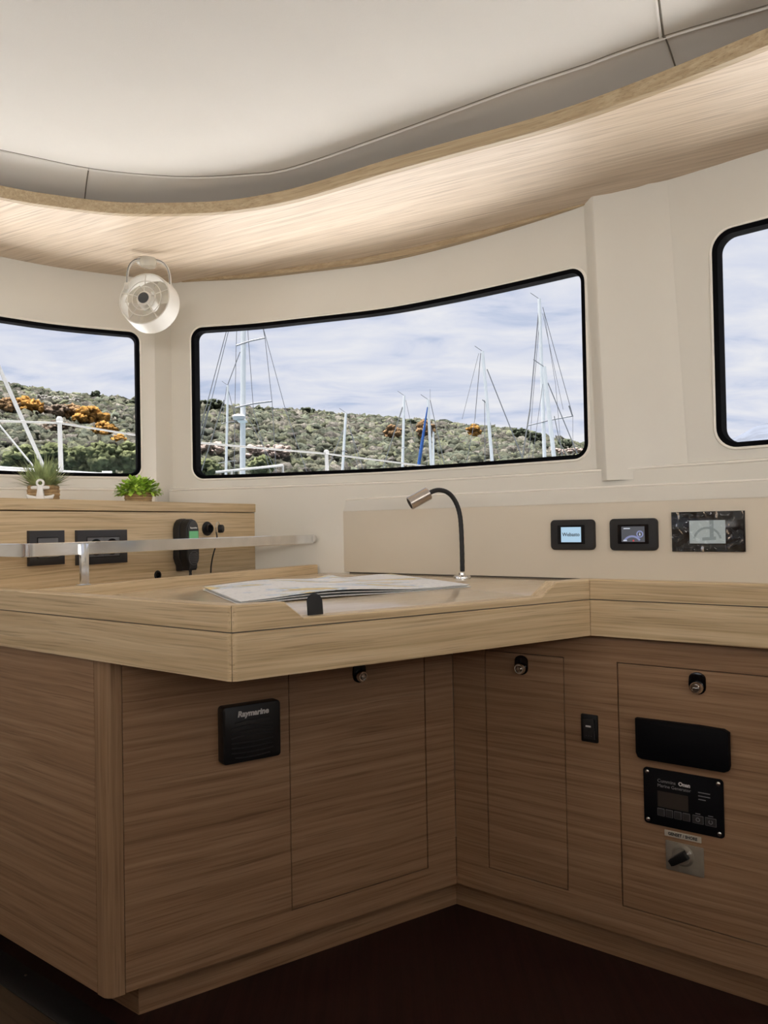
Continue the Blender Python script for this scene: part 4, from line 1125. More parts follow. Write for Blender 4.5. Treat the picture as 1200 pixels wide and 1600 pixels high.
# rounded corner
dL, dD = FL.d, FD.d
rr = 0.022; p_in = corner - dL*rr; p_out = corner + dD*rr
path += [p_in] + [p_in.lerp(corner, t).lerp(corner.lerp(p_out, t), t) for t in (0.2, 0.4, 0.6, 0.8)] + [p_out, FD.xy(-0.004, 0.015)]
loc = [Vector(FD.loc(p)) for p in path]; V = []
for i, p in enumerate(loc):
    a = loc[max(0, i-1)]; b = loc[min(len(loc)-1, i+1)]; t = (b-a).normalized(); nn = Vector((-t.y, t.x))
    for o, z in ((-TR, ZR0+0.001), (-TR, ZR1-0.001), (-TR+0.001, ZR1), (TR-0.001, ZR1), (TR, ZR1-0.001), (TR, ZR0+0.001), (TR-0.001, ZR0), (-TR+0.001, ZR0)):
        q = p + nn*o; V.append((q.x, q.y, z))
m = len(loc); mb = MB(); mb.add(V, [(i*8+j, (i+1)*8+j, (i+1)*8+(j+1) % 8, i*8+(j+1) % 8) for i in range(m-1) for j in range(8)] + [tuple(range(8)), tuple(range(m*8-1, m*8-9, -1))])
mb.build('bar', M_STEEL, gr, smooth=40)
u = FD.loc(at_z(148, 915, ZTP).xy)[0]
for uu in (u, ucn - 0.0):
    pass
mb = MB(); mb.box(u-0.011, u+0.011, -0.0095-0.001, -0.0045+0.0015, ZTP+0.001, ZR1-0.004, 0.0012, M=T(0, 0.015, 0)); mb.build('post', M_STEEL, gr)
mb = MB(); mb.box(u-0.013, u+0.013, 0.002, 0.022, ZTP, ZTP+0.003, 0.0008); mb.build('foot', M_STEEL, gr)
mb = MB(); mb.lathe([(0, 0.006), (0.012, 0.006), (0.014, 0.0), (0.014, -0.002), (0, -0.002)], 20, T(-0.004, 0.015, (ZR0+ZR1)/2) @ Matrix.Rotation(-PI/2, 4, 'Y')); mb.build('wall_flange', M_WHITE, gr)

# ---- flexible chart lamp
b = at_z(722, 905, ZSF); YL = b.y
lampt = thing('chart_lamp', 'gooseneck chart lamp with brushed metal head and black flexible stem', 'lamp', T(b.x, b.y, ZSF))
L0 = Vector((b.x, b.y, ZSF))
mb = MB(); mb.lathe([(0, 0), (0.024, 0), (0.0245, 0.004), (0.023, 0.009), (0.020, 0.011), (0.010, 0.012), (0.0095, 0.018), (0, 0.018)], 32); mb.build('base', M_CHROME, lampt)
pp = [(722.5, 893), (722, 860), (720.5, 825), (718.5, 805), (714, 789), (706, 776), (697, 769), (687, 766.5), (678, 767.5), (667, 772.5)]
stem = [at_y(x, y, YL) - L0 for x, y in pp]
stem = [Vector((p.x, p.y - 0.10*max(0, i-4)/5*0.4, p.z)) for i, p in enumerate(stem)]
ss = spline([tuple(p) for p in stem], 5) if False else stem
def spline3(P, n=6):
    P = [Vector(p) for p in P]; Q = [P[0]*2-P[1]] + P + [P[-1]*2-P[-2]]; out = []
    for i in range(1, len(Q)-2):
        a, b, c, d = Q[i-1], Q[i], Q[i+1], Q[i+2]
        for k in range(n):
            t = k/n; out.append(0.5*((2*b)+(c-a)*t+(2*a-5*b+4*c-d)*t*t+(3*b-a-3*c+d)*t*t*t))
    return out + [P[-1]]
sp = spline3(stem); mb = MB(); mb.tube(sp, [0.0062 + 0.0004*(i % 2) for i in range(len(sp))], 12); mb.build('stem', M_MATT, lampt)
h0 = stem[-1]; h1 = at_y(640, 787, YL - 0.05) - L0
ax = (h1-h0).normalized(); Mh = T(*(h0 - ax*0.004)) @ ax.to_track_quat('Z', 'Y').to_matrix().to_4x4(); hl = (h1-h0).length + 0.004
mb = MB(); mb.lathe([(0, 0.0), (0.0165, 0.0), (0.0180, 0.0015), (0.0180, hl-0.001), (0.0172, hl), (0.0150, hl), (0.0148, hl-0.02), (0, hl-0.02)], 32, Mh); mb.build('head', M_BRUSH, lampt)
mb = MB(); mb.lathe([(0, hl-0.0195), (0.0143, hl-0.0195), (0.0143, hl-0.012), (0.009, hl-0.009), (0, hl-0.009)], 24, Mh); mb.build('lens', M_GLOSSB, lampt)

# ---- nautical chart
def chart_mat():
    m, N, L, b = new_mat('nautical_chart')
    tc = N.new('ShaderNodeTexCoord')
    n = N.new('ShaderNodeTexNoise'); n.inputs['Scale'].default_value = 5.5; n.inputs['Detail'].default_value = 6
    mp = N.new('ShaderNodeMapping'); mp.inputs['Scale'].default_value = (0.55, 1.5, 1); mp.inputs['Rotation'].default_value = (0, 0, 0.2); L.new(tc.outputs['Object'], mp.inputs[0]); L.new(mp.outputs[0], n.inputs['Vector'])
    r = N.new('ShaderNodeValToRGB'); e = r.color_ramp.elements; e[0].position = 0.0; e[0].color = (0.93, 0.93, 0.94, 1); e[1].position = 0.565; e[1].color = (0.86, 0.70, 0.36, 1)
    q = e.new(0.50); q.color = (0.93, 0.93, 0.94, 1); q = e.new(0.515); q.color = (0.66, 0.74, 0.86, 1); q = e.new(0.535); q.color = (0.80, 0.86, 0.92, 1); q = e.new(0.55); q.color = (0.68, 0.62, 0.45, 1)
    r.color_ramp.interpolation = 'CONSTANT'
    L.new(n.outputs['Fac'], r.inputs[0])
    # fine depth figures and contour lines
    n2 = N.new('ShaderNodeTexNoise'); n2.inputs['Scale'].default_value = 90; n2.inputs['Detail'].default_value = 2; L.new(tc.outputs['Object'], n2.inputs['Vector'])
    r2 = N.new('ShaderNodeValToRGB'); e = r2.color_ramp.elements; e[0].position = 0.33; e[0].color = (0.55, 0.57, 0.62, 1); e[1].position = 0.42; e[1].color = (1, 1, 1, 1); L.new(n2.outputs['Fac'], r2.inputs[0])
    mx = N.new('ShaderNodeMix'); mx.data_type = 'RGBA'; mx.blend_type = 'MULTIPLY'; mx.inputs['Factor'].default_value = 0.35
    L.new(r.outputs[0], mx.inputs['A']); L.new(r2.outputs[0], mx.inputs['B']); L.new(mx.outputs['Result'], b.inputs['Base Color']); b.inputs['Roughness'].default_value = 0.75
    return m
M_CHART = chart_mat()
k0, k1, k2, k3 = [at_z(x, y, ZSF+0.006).xy for x, y in ((316, 919), (374, 941.5), (736, 914), (612, 897.5))]
chart = thing('nautical_chart', 'folded paper sea chart lying wavy on the chart table', 'chart', T(k1.x, k1.y, ZSF))
def sheet(name, base, amp, thick, mat, shrink, ph):
    nu, nv = 40, 18; V = []
    for j in range(nv+1):
        for i in range(nu+1):
            s, t = i/nu*(1-2*shrink)+shrink, j/nv*(1-2*shrink)+shrink
            p = k1.lerp(k2, s).lerp(k0.lerp(k3, s), t)
            z = base + amp*(0.5 + 0.5*math.sin(2.1*PI*s - 0.6 + ph + 0.8*t)) * (0.35+0.65*math.sin(PI*min(1, s*1.02))) + 0.010*amp/0.012*math.exp(-((s-0.62)/0.06)**2)*t
            if s > 0.9: z -= (z-base)*0.6*(s-0.9)/0.1
            V.append((p.x-k1.x, p.y-k1.y, z))
    w = nu+1; n = len(V); F = []
    for j in range(nv):
        for i in range(nu): F.append((j*w+i, j*w+i+1, (j+1)*w+i+1, (j+1)*w+i))
    V2 = [(x, y, z-thick) for x, y, z in V]; F2 = [tuple(a+n for a in f[::-1]) for f in F]
    rim = list(range(w)) + [j*w+nu for j in range(1, nv+1)] + [nv*w+i for i in range(nu-1, -1, -1)] + [j*w for j in range(nv-1, 0, -1)]
    F3 = [(rim[(i+1) % len(rim)], rim[i], rim[i]+n, rim[(i+1) % len(rim)]+n) for i in range(len(rim))]
    mb = MB(); mb.add(V+V2, F+F2+F3); return mb.build(name, mat, chart, smooth=40)
sheet('lower_sheet', 0.0016, 0.004, 0.0010, M_PAPER, 0.0, 0.5)
sheet('middle_sheet', 0.0042, 0.008, 0.0010, M_PAPER, 0.008, 0.2)
sheet('top_sheet', 0.0070, 0.0115, 0.0012, M_CHART, 0.004, 0.0)

# ---- helpers for things screwed to a vertical face
def on_face(name, label, cat, Fr, u, z, v=0.0, group=None): return thing(name, label, cat, Fr.mat(u, v, z), group)

# ---- round-cornered remote displays on the console
def disp_mat(name, body):
    m, N, L, b = new_mat(name); body(m, N, L, b); return m
def screen_blue(m, N, L, b):
    b.inputs['Base Color'].default_value = (0.05, 0.06, 0.07, 1); b.inputs['Roughness'].default_value = 0.15
    b.inputs['Emission Color'].default_value = (0.46, 0.68, 0.86, 1); b.inputs['Emission Strength'].default_value = 0.85
M_SCR1 = disp_mat('lit_blue_screen', screen_blue)
M_SCR2 = emit('dark_gauge_screen', (0.10, 0.105, 0.12), 0.7)
M_ARC = emit('gauge_blue', (0.25, 0.28, 0.50), 0.8); M_ARCW = emit('gauge_white', (0.7, 0.75, 0.85), 0.8); M_RED = emit('gauge_red', (0.7, 0.06, 0.06), 0.8)
def arc_mesh(cx, cz, r0, r1, a0, a1, y, n=24):
    mb = MB(); V = []
    for i in range(n+1):
        a = math.radians(a0+(a1-a0)*i/n)
        V += [(cx+r0*math.cos(a), y, cz+r0*math.sin(a)), (cx+r1*math.cos(a), y, cz+r1*math.sin(a)), (cx+r0*math.cos(a), y+0.0003, cz+r0*math.sin(a)), (cx+r1*math.cos(a), y+0.0003, cz+r1*math.sin(a))]
    F = []
    for i in range(n):
        for p, q in ((0, 1), (1, 3), (3, 2), (2, 0)): F.append((i*4+p, (i+1)*4+p, (i+1)*4+q, i*4+q))
    mb.add(V, F); return mb
def face_rect(Fr, x0, y0, x1, y1, ym=None):
    """u and z limits of a rectangle seen at these pixel corners"""
    u0 = Fr.uz(x0, (y0+y1)/2)[0]; u1 = Fr.uz(x1, (y0+y1)/2)[0]
    z1 = Fr.uz((x0+x1)/2, y0)[1]; z0 = Fr.uz((x0+x1)/2, y1)[1]
    return u0, u1, z0, z1
def display(label, x0, y0, x1, y1, s):
    u0, u1, z0, z1 = face_rect(FC, x0, y0, x1, y1); w, h = u1-u0, z1-z0
    t = on_face('control_display', label, 'display', FC, (u0+u1)/2, (z0+z1)/2)
    mb = MB(); mb.prism_xz(rrect(-w/2, w/2, -h/2, h/2, 0.011), -0.012, -0.0002, 0.003); mb.build('housing', M_MATT, t)
    u0s, u1s, z0s, z1s = face_rect(FC, *s); cu, cz = (u0+u1)/2, (z0+z1)/2
    r = (u0s-cu, u1s-cu, z0s-cz, z1s-cz)
    mb = MB(); mb.prism_xz(rrect(r[0]-0.010, r[1]+0.010, r[2]-0.005, r[3]+0.005, 0.002), -0.0125, -0.011); mb.build('bezel', M_GLOSSB, t)
    return t, r
t, r = display('left black display with a light blue lit screen on the beige console', 863, 812, 931, 859, (880, 823.5, 911, 847))
mb = MB(); mb.prism_xz([(r[0], r[2]), (r[1], r[2]), (r[1], r[3]), (r[0], r[3])], -0.0131, -0.0124); mb.build('screen', M_SCR1, t)
text('lettering', 'Webasto', (r[1]-r[0])*0.235, M_INKB, t, (r[0]+r[1])/2, -0.0133, (r[2]+r[3])/2, bold=0.0002)
t, r = display('black display with a dark gauge screen right of the light blue one', 955, 810, 1029, 860, (974, 822.5, 1010, 846.5))
mb = MB(); mb.prism_xz([(r[0], r[2]), (r[1], r[2]), (r[1], r[3]), (r[0], r[3])], -0.0131, -0.0124); mb.build('screen', M_SCR2, t)
w, h = r[1]-r[0], r[3]-r[2]
mb = arc_mesh((r[0]+r[1])/2-0.002, r[2]-h*0.25, w*0.36, w*0.44, 35, 145, -0.0134); mb.build('gauge_arc', M_ARC, t)
mb = arc_mesh(r[1]-w*0.2, r[2]+h*0.5, w*0.10, w*0.15, 0, 360, -0.0134); mb.build('gauge_ring', M_ARC, t)
mb = MB(); mb.prism_xz([(r[1]-w*0.23, r[2]+h*0.42), (r[1]-w*0.17, r[2]+h*0.42), (r[1]-w*0.2, r[2]+h*0.62)], -0.0135, -0.0132); mb.build('gauge_pointer', M_ARCW, t)
mb = MB(); mb.prism_xz([(r[0]+w*0.47, r[2]+h*0.04), (r[0]+w*0.57, r[2]+h*0.04), (r[0]+w*0.52, r[2]+h*0.16)], -0.0135, -0.0132); mb.build('gauge_mark', M_RED, t)
mb = MB(); mb.prism_xz([(r[0]+w*0.1, r[3]-h*0.16), (r[0]+w*0.38, r[3]-h*0.16), (r[0]+w*0.38, r[3]-h*0.10), (r[0]+w*0.1, r[3]-h*0.10)], -0.0135, -0.0132); mb.build('text_line', M_ARCW, t)
mb = MB(); mb.prism_xz([(r[0]+w*0.08, r[2]+h*0.06), (r[0]+w*0.24, r[2]+h*0.06), (r[0]+w*0.24, r[2]+h*0.13), (r[0]+w*0.08, r[2]+h*0.13)], -0.0135, -0.0132); mb.build('text_line', M_ARCW, t)
# glossy touch display still under its wrinkled protective film
u0, u1, z0, z1 = face_rect(FC, 1051, 799, 1165, 862); w, h = u1-u0, z1-z0
t = on_face('touch_display', 'wide glossy black touch display with pale screen under wrinkled film', 'display', FC, (u0+u1)/2, (z0+z1)/2)
mb = MB(); mb.prism_xz([(-w/2, -h/2), (w/2, -h/2), (w/2, h/2), (-w/2, h/2)], -0.008, -0.0002, 0.001); mb.build('panel', M_GLOSSB, t)
a = face_rect(FC, 1079, 813, 1135, 849); cu, cz = (u0+u1)/2, (z0+z1)/2; r = (a[0]-cu, a[1]-cu, a[2]-cz, a[3]-cz)
M_SCR3 = emit('pale_grey_screen', (0.42, 0.46, 0.44), 0.55)
mb = MB(); mb.prism_xz([(r[0], r[2]), (r[1], r[2]), (r[1], r[3]), (r[0], r[3])], -0.0086, -0.0078); mb.build('screen', M_SCR3, t)
M_SCRG = emit('screen_grey', (0.27, 0.31, 0.30), 0.5)
ws, hs = r[1]-r[0], r[3]-r[2]
mb = arc_mesh((r[0]+r[1])/2, r[2]+hs*0.12, ws*0.34, ws*0.40, 10, 170, -0.0089); mb.build('screen_arc', M_SCRG, t)
mb = MB(); mb.prism_xz([(r[0]+ws*0.57, r[2]+hs*0.2), (r[0]+ws*0.68, r[2]+hs*0.2), (r[0]+ws*0.68, r[3]), (r[0]+ws*0.57, r[3])], -0.0089, -0.0086); mb.build('screen_bar', M_SCRG, t)
mb = MB(); mb.prism_xz([(r[0]+ws*0.36, r[2]+hs*0.12), (r[0]+ws*0.74, r[2]+hs*0.16), (r[0]+ws*0.74, r[2]+hs*0.30), (r[0]+ws*0.36, r[2]+hs*0.26)], -0.0089, -0.0086); mb.build('screen_block', M_SCRG, t)
# the film: crumpled clear sheet, only its creases catch the light
def film_mat():
    m = bpy.data.materials.new('wrinkled_film'); m.use_nodes = True
    N = m.node_tree.nodes; L = m.node_tree.links; N.clear()
    o = N.new('ShaderNodeOutputMaterial'); mix = N.new('ShaderNodeMixShader')
    tr = N.new('ShaderNodeBsdfTransparent'); g = N.new('ShaderNodeBsdfGlossy'); g.inputs['Roughness'].default_value = 0.06
    f = N.new('ShaderNodeFresnel'); f.inputs[0].default_value = 1.45
    tc = N.new('ShaderNodeTexCoord'); n = N.new('ShaderNodeTexNoise'); n.inputs['Scale'].default_value = 9; n.inputs['Detail'].default_value = 2; n.inputs['Distortion'].default_value = 1.2
    bp = N.new('ShaderNodeBump'); bp.inputs['Strength'].default_value = 1.0; bp.inputs['Distance'].default_value = 0.02
    L.new(tc.outputs['Object'], n.inputs['Vector']); L.new(n.outputs['Fac'], bp.inputs['Height']); L.new(bp.outputs[0], g.inputs['Normal']); L.new(bp.outputs[0], f.inputs['Normal'])
    L.new(f.outputs[0], mix.inputs[0]); L.new(tr.outputs[0], mix.inputs[1]); L.new(g.outputs[0], mix.inputs[2]); L.new(mix.outputs[0], o.inputs[0])
    return m
nx, nz = 40, 22; V = []
for j in range(nz+1):
    for i in range(nx+1):
        x, z = -w/2+0.001+(w-0.002)*i/nx, -h/2+0.001+(h-0.002)*j/nz
        inside = r[0]-0.008 < x < r[1]+0.008 and r[2]-0.006 < z < r[3]+0.006
        bz = math.sin(x*210+2.2*math.sin(z*120))*math.sin(z*95+1.5*math.sin(x*90))
        V.append((x, -0.0102 - (0.0004 if inside else 0.0034)*(1+bz), z))
mb = MB(); k = nx+1; mb.add(V, [(j*k+i, j*k+i+1, (j+1)*k+i+1, (j+1)*k+i) for j in range(nz) for i in range(nx)]); mb.build('film', film_mat(), t, smooth=180)

# ---- square loudspeaker on the left cabinet
u0, u1, z0, z1 = face_rect(FA, 343.5, 1096, 433.5, 1184); w, h = u1-u0, z1-z0; w = u1-u0
t = on_face('loudspeaker', 'square black loudspeaker on the cabinet front below the table', 'loudspeaker', FA, (u0+u1)/2 - 0.004, (z0+z1)/2)
mb = MB(); mb.prism_xz(rrect(-w/2, w/2, -h/2, h/2, 0.008), -0.026, -0.0002, 0.004); mb.build('housing', M_BLACK, t)
text('lettering', 'Raymarine', w*0.125, M_INK, t, 0.002, -0.0263, h*0.345, shear=0.15, bold=0.0007)
for i in range(8):
    z = h*0.2 - i*h*0.085; ww = w*(0.36 if 0 < i < 7 else 0.30)
    P = [(-ww + 2*ww*k/10, -0.0262, z + 0.0035*(1-((k-5)/5)**2)*(1 if i < 4 else -0.6)) for k in range(11)]
    mb = MB(); mb.tube(P, 0.0014, 6); mb.build('grille_rib', M_GREYP, t)
# ---- rocker switch between the two locker doors
u0, u1, z0, z1 = face_rect(FB, 909, 1116, 935, 1159); w, h = u1-u0, z1-z0
t = on_face('rocker_switch', 'small black rocker switch between the two locker doors', 'switch', FB, (u0+u1)/2, (z0+z1)/2)
mb = MB(); mb.prism_xz(rrect(-w/2, w/2, -h/2, h/2, 0.003), -0.004, -0.0002, 0.001); mb.build('frame', M_BLACK, t)
mb = MB(); mb.box(-w*0.34, w*0.34, -0.009, -0.003, -h*0.38, h*0.38, 0.0015, M=Matrix.Rotation(0.10, 4, 'X')); mb.build('rocker', M_GREYP, t)
mb = MB(); mb.box(-w*0.16, w*0.16, -0.0098, -0.0085, h*0.06, h*0.14, 0.0003); mb.build('symbol', M_INK, t)
for ix in (-1, 0, 1):
    for iz in (0, 1):
        mb = MB(); mb.lathe([(0, 0.0008), (0.0009, 0.0006), (0.0010, 0)], 8, T(ix*w*0.15, -0.0070, -h*0.18 - iz*h*0.08) @ ALONG_Y); mb.build('grip_dot', M_GREYK, t)
# ---- blank black instrument panel
def quad_face(Fr, pts): return [Fr.uz(x, y) for x, y in pts]
u0, u1, z0, z1 = face_rect(FB, 996.5, 1129, 1141.5, 1198); w = u1-u0
zz_ = [FB.uz(996, 1120)[1], FB.uz(1140, 1140)[1], FB.uz(998, 1182)[1], FB.uz(1141, 1206)[1]]
z1 = (zz_[0]+zz_[1])/2; z0 = (zz_[2]+zz_[3])/2; h = z1-z0
t = on_face('blank_panel', 'wide blank glossy black panel above the generator control', 'control panel', FB, (u0+u1)/2, (z0+z1)/2)
poly = [(-w/2, h/2), (-w/2, -h/2+0.012), (-w/2+0.004, -h/2+0.003), (-w/2+0.012, -h/2), (w/2-0.010, -h/2), (w/2-0.002, -h/2+0.004), (w/2, -h/2+0.012), (w/2, h/2-0.005), (w/2-0.010, h/2), (w/2-0.06, h/2+0.0015)]
mb = MB(); mb.prism_xz(poly[::-1], -0.014, -0.0002, 0.0015); mb.build('cover', M_DULLB, t)
mb = MB(); mb.prism_xz([(-w*0.47, -h*0.36), (w*0.47, -h*0.36), (w*0.47, h*0.40), (-w*0.47, h*0.40)], -0.0146, -0.0138, 0.0004); mb.build('face_inset', M_DULLB, t)
# ---- generator control
q = [(1005, 1197), (1130, 1218), (1133, 1310), (1009, 1284)]
uz = [FB.uz(*p) for p in q]; u0 = (uz[0][0]+uz[3][0])/2; u1 = (uz[1][0]+uz[2][0])/2; z1 = (uz[0][1]+uz[1][1])/2; z0 = (uz[2][1]+uz[3][1])/2; w, h = u1-u0, z1-z0
t = on_face('generator_control', 'black generator control panel with grey display and row of square keys', 'control panel', FB, (u0+u1)/2, (z0+z1)/2)
mb = MB(); mb.prism_xz(rrect(-w/2, w/2, -h/2, h/2, 0.007), -0.005, -0.0002, 0.001); mb.build('face_plate', M_DULLB, t)
for x, z in ((-1, 1), (1, 1), (-1, -1), (1, -1)):
    mb = MB(); mb.lathe([(0, 0.0022), (0.0028, 0.0018), (0.0042, 0.0006), (0.0044, -0.0005)], 16, T(x*(w/2-0.0085), -0.005, z*(h/2-0.0085)) @ ALONG_Y); mb.build('screw', M_STEEL, t)
def L_(fx, fz): return (-w/2 + w*fx, -h/2 + h*fz)
M_LCD = plain('lcd_off', (0.055, 0.046, 0.040), 0.25)
x0, zb_ = L_(0.185, 0.34); x1, zt_ = L_(0.575, 0.62)
mb = MB(); mb.prism_xz([(x0, zb_), (x1, zb_), (x1, zt_), (x0, zt_)], -0.0056, -0.0048); mb.build('display', M_LCD, t)
for i in range(4):
    c = 0.225 + i*0.107; x, z = L_(c, 0.245)
    mb = MB(); mb.prism_xz(rrect(x-w*0.047, x+w*0.047, z-h*0.068, z+h*0.068, 0.0012), -0.0058, -0.0048, 0.0004); k_ = mb.build('key', M_GREYK, t)
    mb = MB(); mb.prism_xz(rrect(x-w*0.041, x+w*0.041, z-h*0.060, z+h*0.060, 0.001), -0.0061, -0.0056); mb.build('key_face', M_GREYP, k_)
for i, c in enumerate((0.69, 0.845)):
    x, z = L_(c, 0.245)
    mb = MB(); mb.prism_xz(rrect(x-w*0.068, x+w*0.068, z-h*0.072, z+h*0.072, 0.0012), -0.0058, -0.0048, 0.0004); k_ = mb.build('key', M_GREYK, t)
    mb = MB(); mb.prism_xz(rrect(x-w*0.062, x+w*0.062, z-h*0.062, z+h*0.062, 0.001), -0.0061, -0.0056); mb.build('key_face', M_GREYP, k_)
    mb = arc_mesh(x, z, 0.0028, 0.0042, 120 if i else 0, 420 if i else 360, -0.0064); mb.build('key_symbol', M_INKG, k_)
x, z = L_(0.185, 0.80); text('lettering', 'Cummins', 0.0098, M_INKG, t, x, -0.0053, z, align='LEFT')
x, z = L_(0.455, 0.80); text('lettering', 'Onan', 0.0105, M_INK, t, x, -0.0053, z, align='LEFT', bold=0.0005)
x, z = L_(0.185, 0.715); text('lettering', 'Marine Generator', 0.0092, M_INKG, t, x, -0.0053, z, align='LEFT')
for i, sx in enumerate((0.145, 0.145, 0.09)):
    x, z = L_(0.70, 0.72 - i*0.06); mb = MB(); mb.box(x, x+w*sx, -0.0054, -0.0050, z-0.0009, z+0.0009); mb.build('print_line', M_INKG, t)
for c in (0.69, 0.845):
    x, z = L_(c, 0.345); mb = MB(); mb.box(x-w*0.03, x+w*0.03, -0.0054, -0.0050, z-0.0007, z+0.0007); mb.build('print_line', M_INKG, t)
# ---- printed label and cam switch below
q = [FB.uz(*p) for p in ((1039, 1296.5), (1096, 1307), (1096, 1316.5), (1039, 1305))]
u0, u1 = q[0][0], q[1][0]; z1 = (q[0][1]+q[1][1])/2; z0 = (q[2][1]+q[3][1])/2; w, h = u1-u0, max(0.011, z1-z0)
t = on_face('tape_label', 'small cream label printed in black above the rotary switch', 'label', FB, (u0+u1)/2, (z0+z1)/2)
mb = MB(); mb.box(-w/2, w/2, -0.0032, -0.0002, -h/2, h/2, 0.0003); mb.build('tape', M_TAPE, t)
text('lettering', 'GENSET / SHORE', h*0.72, M_INKB, t, 0, -0.0034, 0, sx=w*0.84/(h*0.72*7.9), bold=0.0003)
u0, u1, z0, z1 = face_rect(FB, 1041, 1312, 1100, 1366); w = u1-u0
zz_ = FB.uz(1070, 1364)[1]; ztp_ = zz_ + w*0.86
t = on_face('rotary_switch', 'grey rotary changeover switch with black handle under the printed label', 'switch', FB, (u0+u1)/2, (zz_+ztp_)/2)
h = ztp_-zz_
mb = MB(); mb.prism_xz(rrect(-w/2, w/2, -h/2, h/2-0.006, 0.002), -0.0028, -0.0002, 0.0006); mb.build('plate', M_ALU, t)
cx, cz = FB.uz(1068, 1336); cx -= (u0+u1)/2; cz -= (zz_+ztp_)/2
mb = MB(); mb.lathe([(0, -0.0015), (0.022, -0.0015), (0.022, 0.001), (0.019, 0.004), (0.0165, 0.007), (0.0, 0.007)], 32, T(cx, -0.003, cz) @ ALONG_Y); mb.build('dial', M_ALU, t)
mb = MB(); poly = [(-0.027, -0.006), (-0.021, -0.0075), (0.0, -0.0085), (0.013, -0.0085), (0.013, 0.0085), (0.0, 0.0085), (-0.021, 0.0075), (-0.027, 0.006)]
mb.prism_xz(poly, -0.022, -0.009, 0.002, T(cx, 0, cz) @ Matrix.Rotation(-math.radians(36), 4, 'Y')); mb.build('handle', M_BLACK, t)
mb = MB(); mb.prism_xz([(0.008, 0), (0.021, -0.003), (0.021, 0.003)], -0.0115, -0.0095, 0, T(cx, 0, cz) @ Matrix.Rotation(-math.radians(36), 4, 'Y')); mb.build('pointer', M_CERAM, t)

# ---- sockets on the splashback
def plate(name, label, x0, y0, x1, y1, modules):
    u0, u1, z0, z1 = face_rect(FK, x0, y0, x1, y1); w, h = u1-u0, z1-z0
    t = on_face(name, label, 'socket', FK, (u0+u1)/2, (z0+z1)/2)
    outer = [(-w/2, -h/2), (w/2, -h/2), (w/2, h/2), (-w/2, h/2)]
    mb = MB(); mb.prism_xz(outer, -0.011, -0.0002, 0.002); mb.build('frame', M_GREYP, t)
    mw, mh = 0.046*modules*1.0, 0.046
    mw = w*0.64 if modules > 1 else w*0.56; mh = h*0.56
    mb = MB(); mb.prism_xz([(-mw/2-0.002, -mh/2-0.002), (mw/2+0.002, -mh/2-0.002), (mw/2+0.002, mh/2+0.002), (-mw/2-0.002, mh/2+0.002)], -0.0116, -0.0105); mb.build('well', M_GLOSSB, t)
    return t, mw, mh
t, mw, mh = plate('light_switch', 'square charcoal switch on the splashback behind the left of the rail', 42, 829, 97, 883, 1)
mb = MB(); mb.box(-mw/2, mw/2, -0.0145, -0.011, -mh/2, mh/2, 0.001); mb.build('rocker', M_GREYK, t)
t, mw, mh = plate('double_socket', 'wide charcoal double socket on the splashback behind the rail post', 117, 828, 195, 881, 2)
for i in (-1, 1):
    x = i*mw/4
    mb = MB(); mb.box(x-mw/4+0.0006, x+mw/4-0.0006, -0.0135, -0.011, -mh/2, mh/2, 0.0006); m_ = mb.build('module', M_GREYK, t)
    rr = min(mw/4, mh/2)*0.85
    mb = MB(); mb.lathe([(rr, 0.001), (rr, -0.0005), (rr*0.9, -0.0005), (rr*0.88, 0.0008), (0, 0.0008)], 28, T(x, -0.0133, 0) @ ALONG_Y); mb.build('outlet', M_GLOSSB, m_)
    for k in (-1, 1):
        mb = MB(); mb.lathe([(0, 0.0016), (0.0025, 0.0016), (0.0027, 0)], 10, T(x + k*0.0095, -0.0133, 0) @ ALONG_Y); mb.build('contact_hole', M_GREYP, m_)

# ---- handheld radio microphone hanging in its clip
u, z = FK.uz(291, 852, -0.03)
t = on_face('radio_handset', 'black radio handset with green screen hanging on the splashback', 'radio handset', FK, u, z)
H2 = 0.078
out = [(-0.026, 0.048), (-0.022, 0.064), (-0.013, 0.074), (0, 0.078), (0.013, 0.074), (0.022, 0.064), (0.026, 0.048), (0.026, 0.0), (0.0265, -0.036), (0.021, -0.052), (0.017, -0.058), (0.016, -0.074), (-0.016, -0.074), (-0.017, -0.058), (-0.021, -0.052), (-0.0265, -0.036), (-0.026, 0.0)]
def wid(poly, f, fz=1.0): return [(x*f, z*fz) for x, z in poly][::-1]
Mt = Matrix.Rotation(0.0, 4, 'Z')
mb = MB(); mb.prism_xz(wid(out, 1.12, 1.02), -0.030, -0.006, 0.004, Mt); mb.build('cradle', M_BLACK, t)
mb = MB(); mb.prism_xz(wid(out, 1.0), -0.058, -0.030, 0.006, Mt); mb.build('body', M_BLACK, t)
mb = MB(); mb.prism_xz(wid(out, 0.86, 0.93), -0.0595, -0.056, 0.001, Mt); fr = mb.build('front_plate', M_GREYP, t)
mb = MB(); mb.box(-0.009, 0.009, -0.012, -0.0002, -0.01, 0.03, 0.001); mb.build('wall_clip', M_BLACK, t)
M_GREEN = emit('green_screen', (0.10, 0.27, 0.12), 1.0)
mb = MB(); mb.prism_xz([(-0.0185, 0.012), (0.0185, 0.012), (0.0185, 0.042), (-0.0185, 0.042)], -0.0612, -0.0592); mb.build('screen', M_GREEN, t)
text('lettering', 'Raymarine', 0.0068, M_INK, t, 0, -0.0600, 0.0515, bold=0.0003)
mb = arc_mesh(0, -0.038, 0.0195, 0.021, 0, 360, -0.0605); mb.build('grille_ring', M_GREYK, t)
for i in range(6):
    zz_ = -0.026 - i*0.005; hw = math.sqrt(max(0, 0.017**2 - (zz_+0.038)**2)); mb = MB(); mb.box(-hw, hw, -0.0607, -0.0592, zz_-0.0009, zz_+0.0009, 0.0003); mb.build('grille_slot', M_GREYK, t)
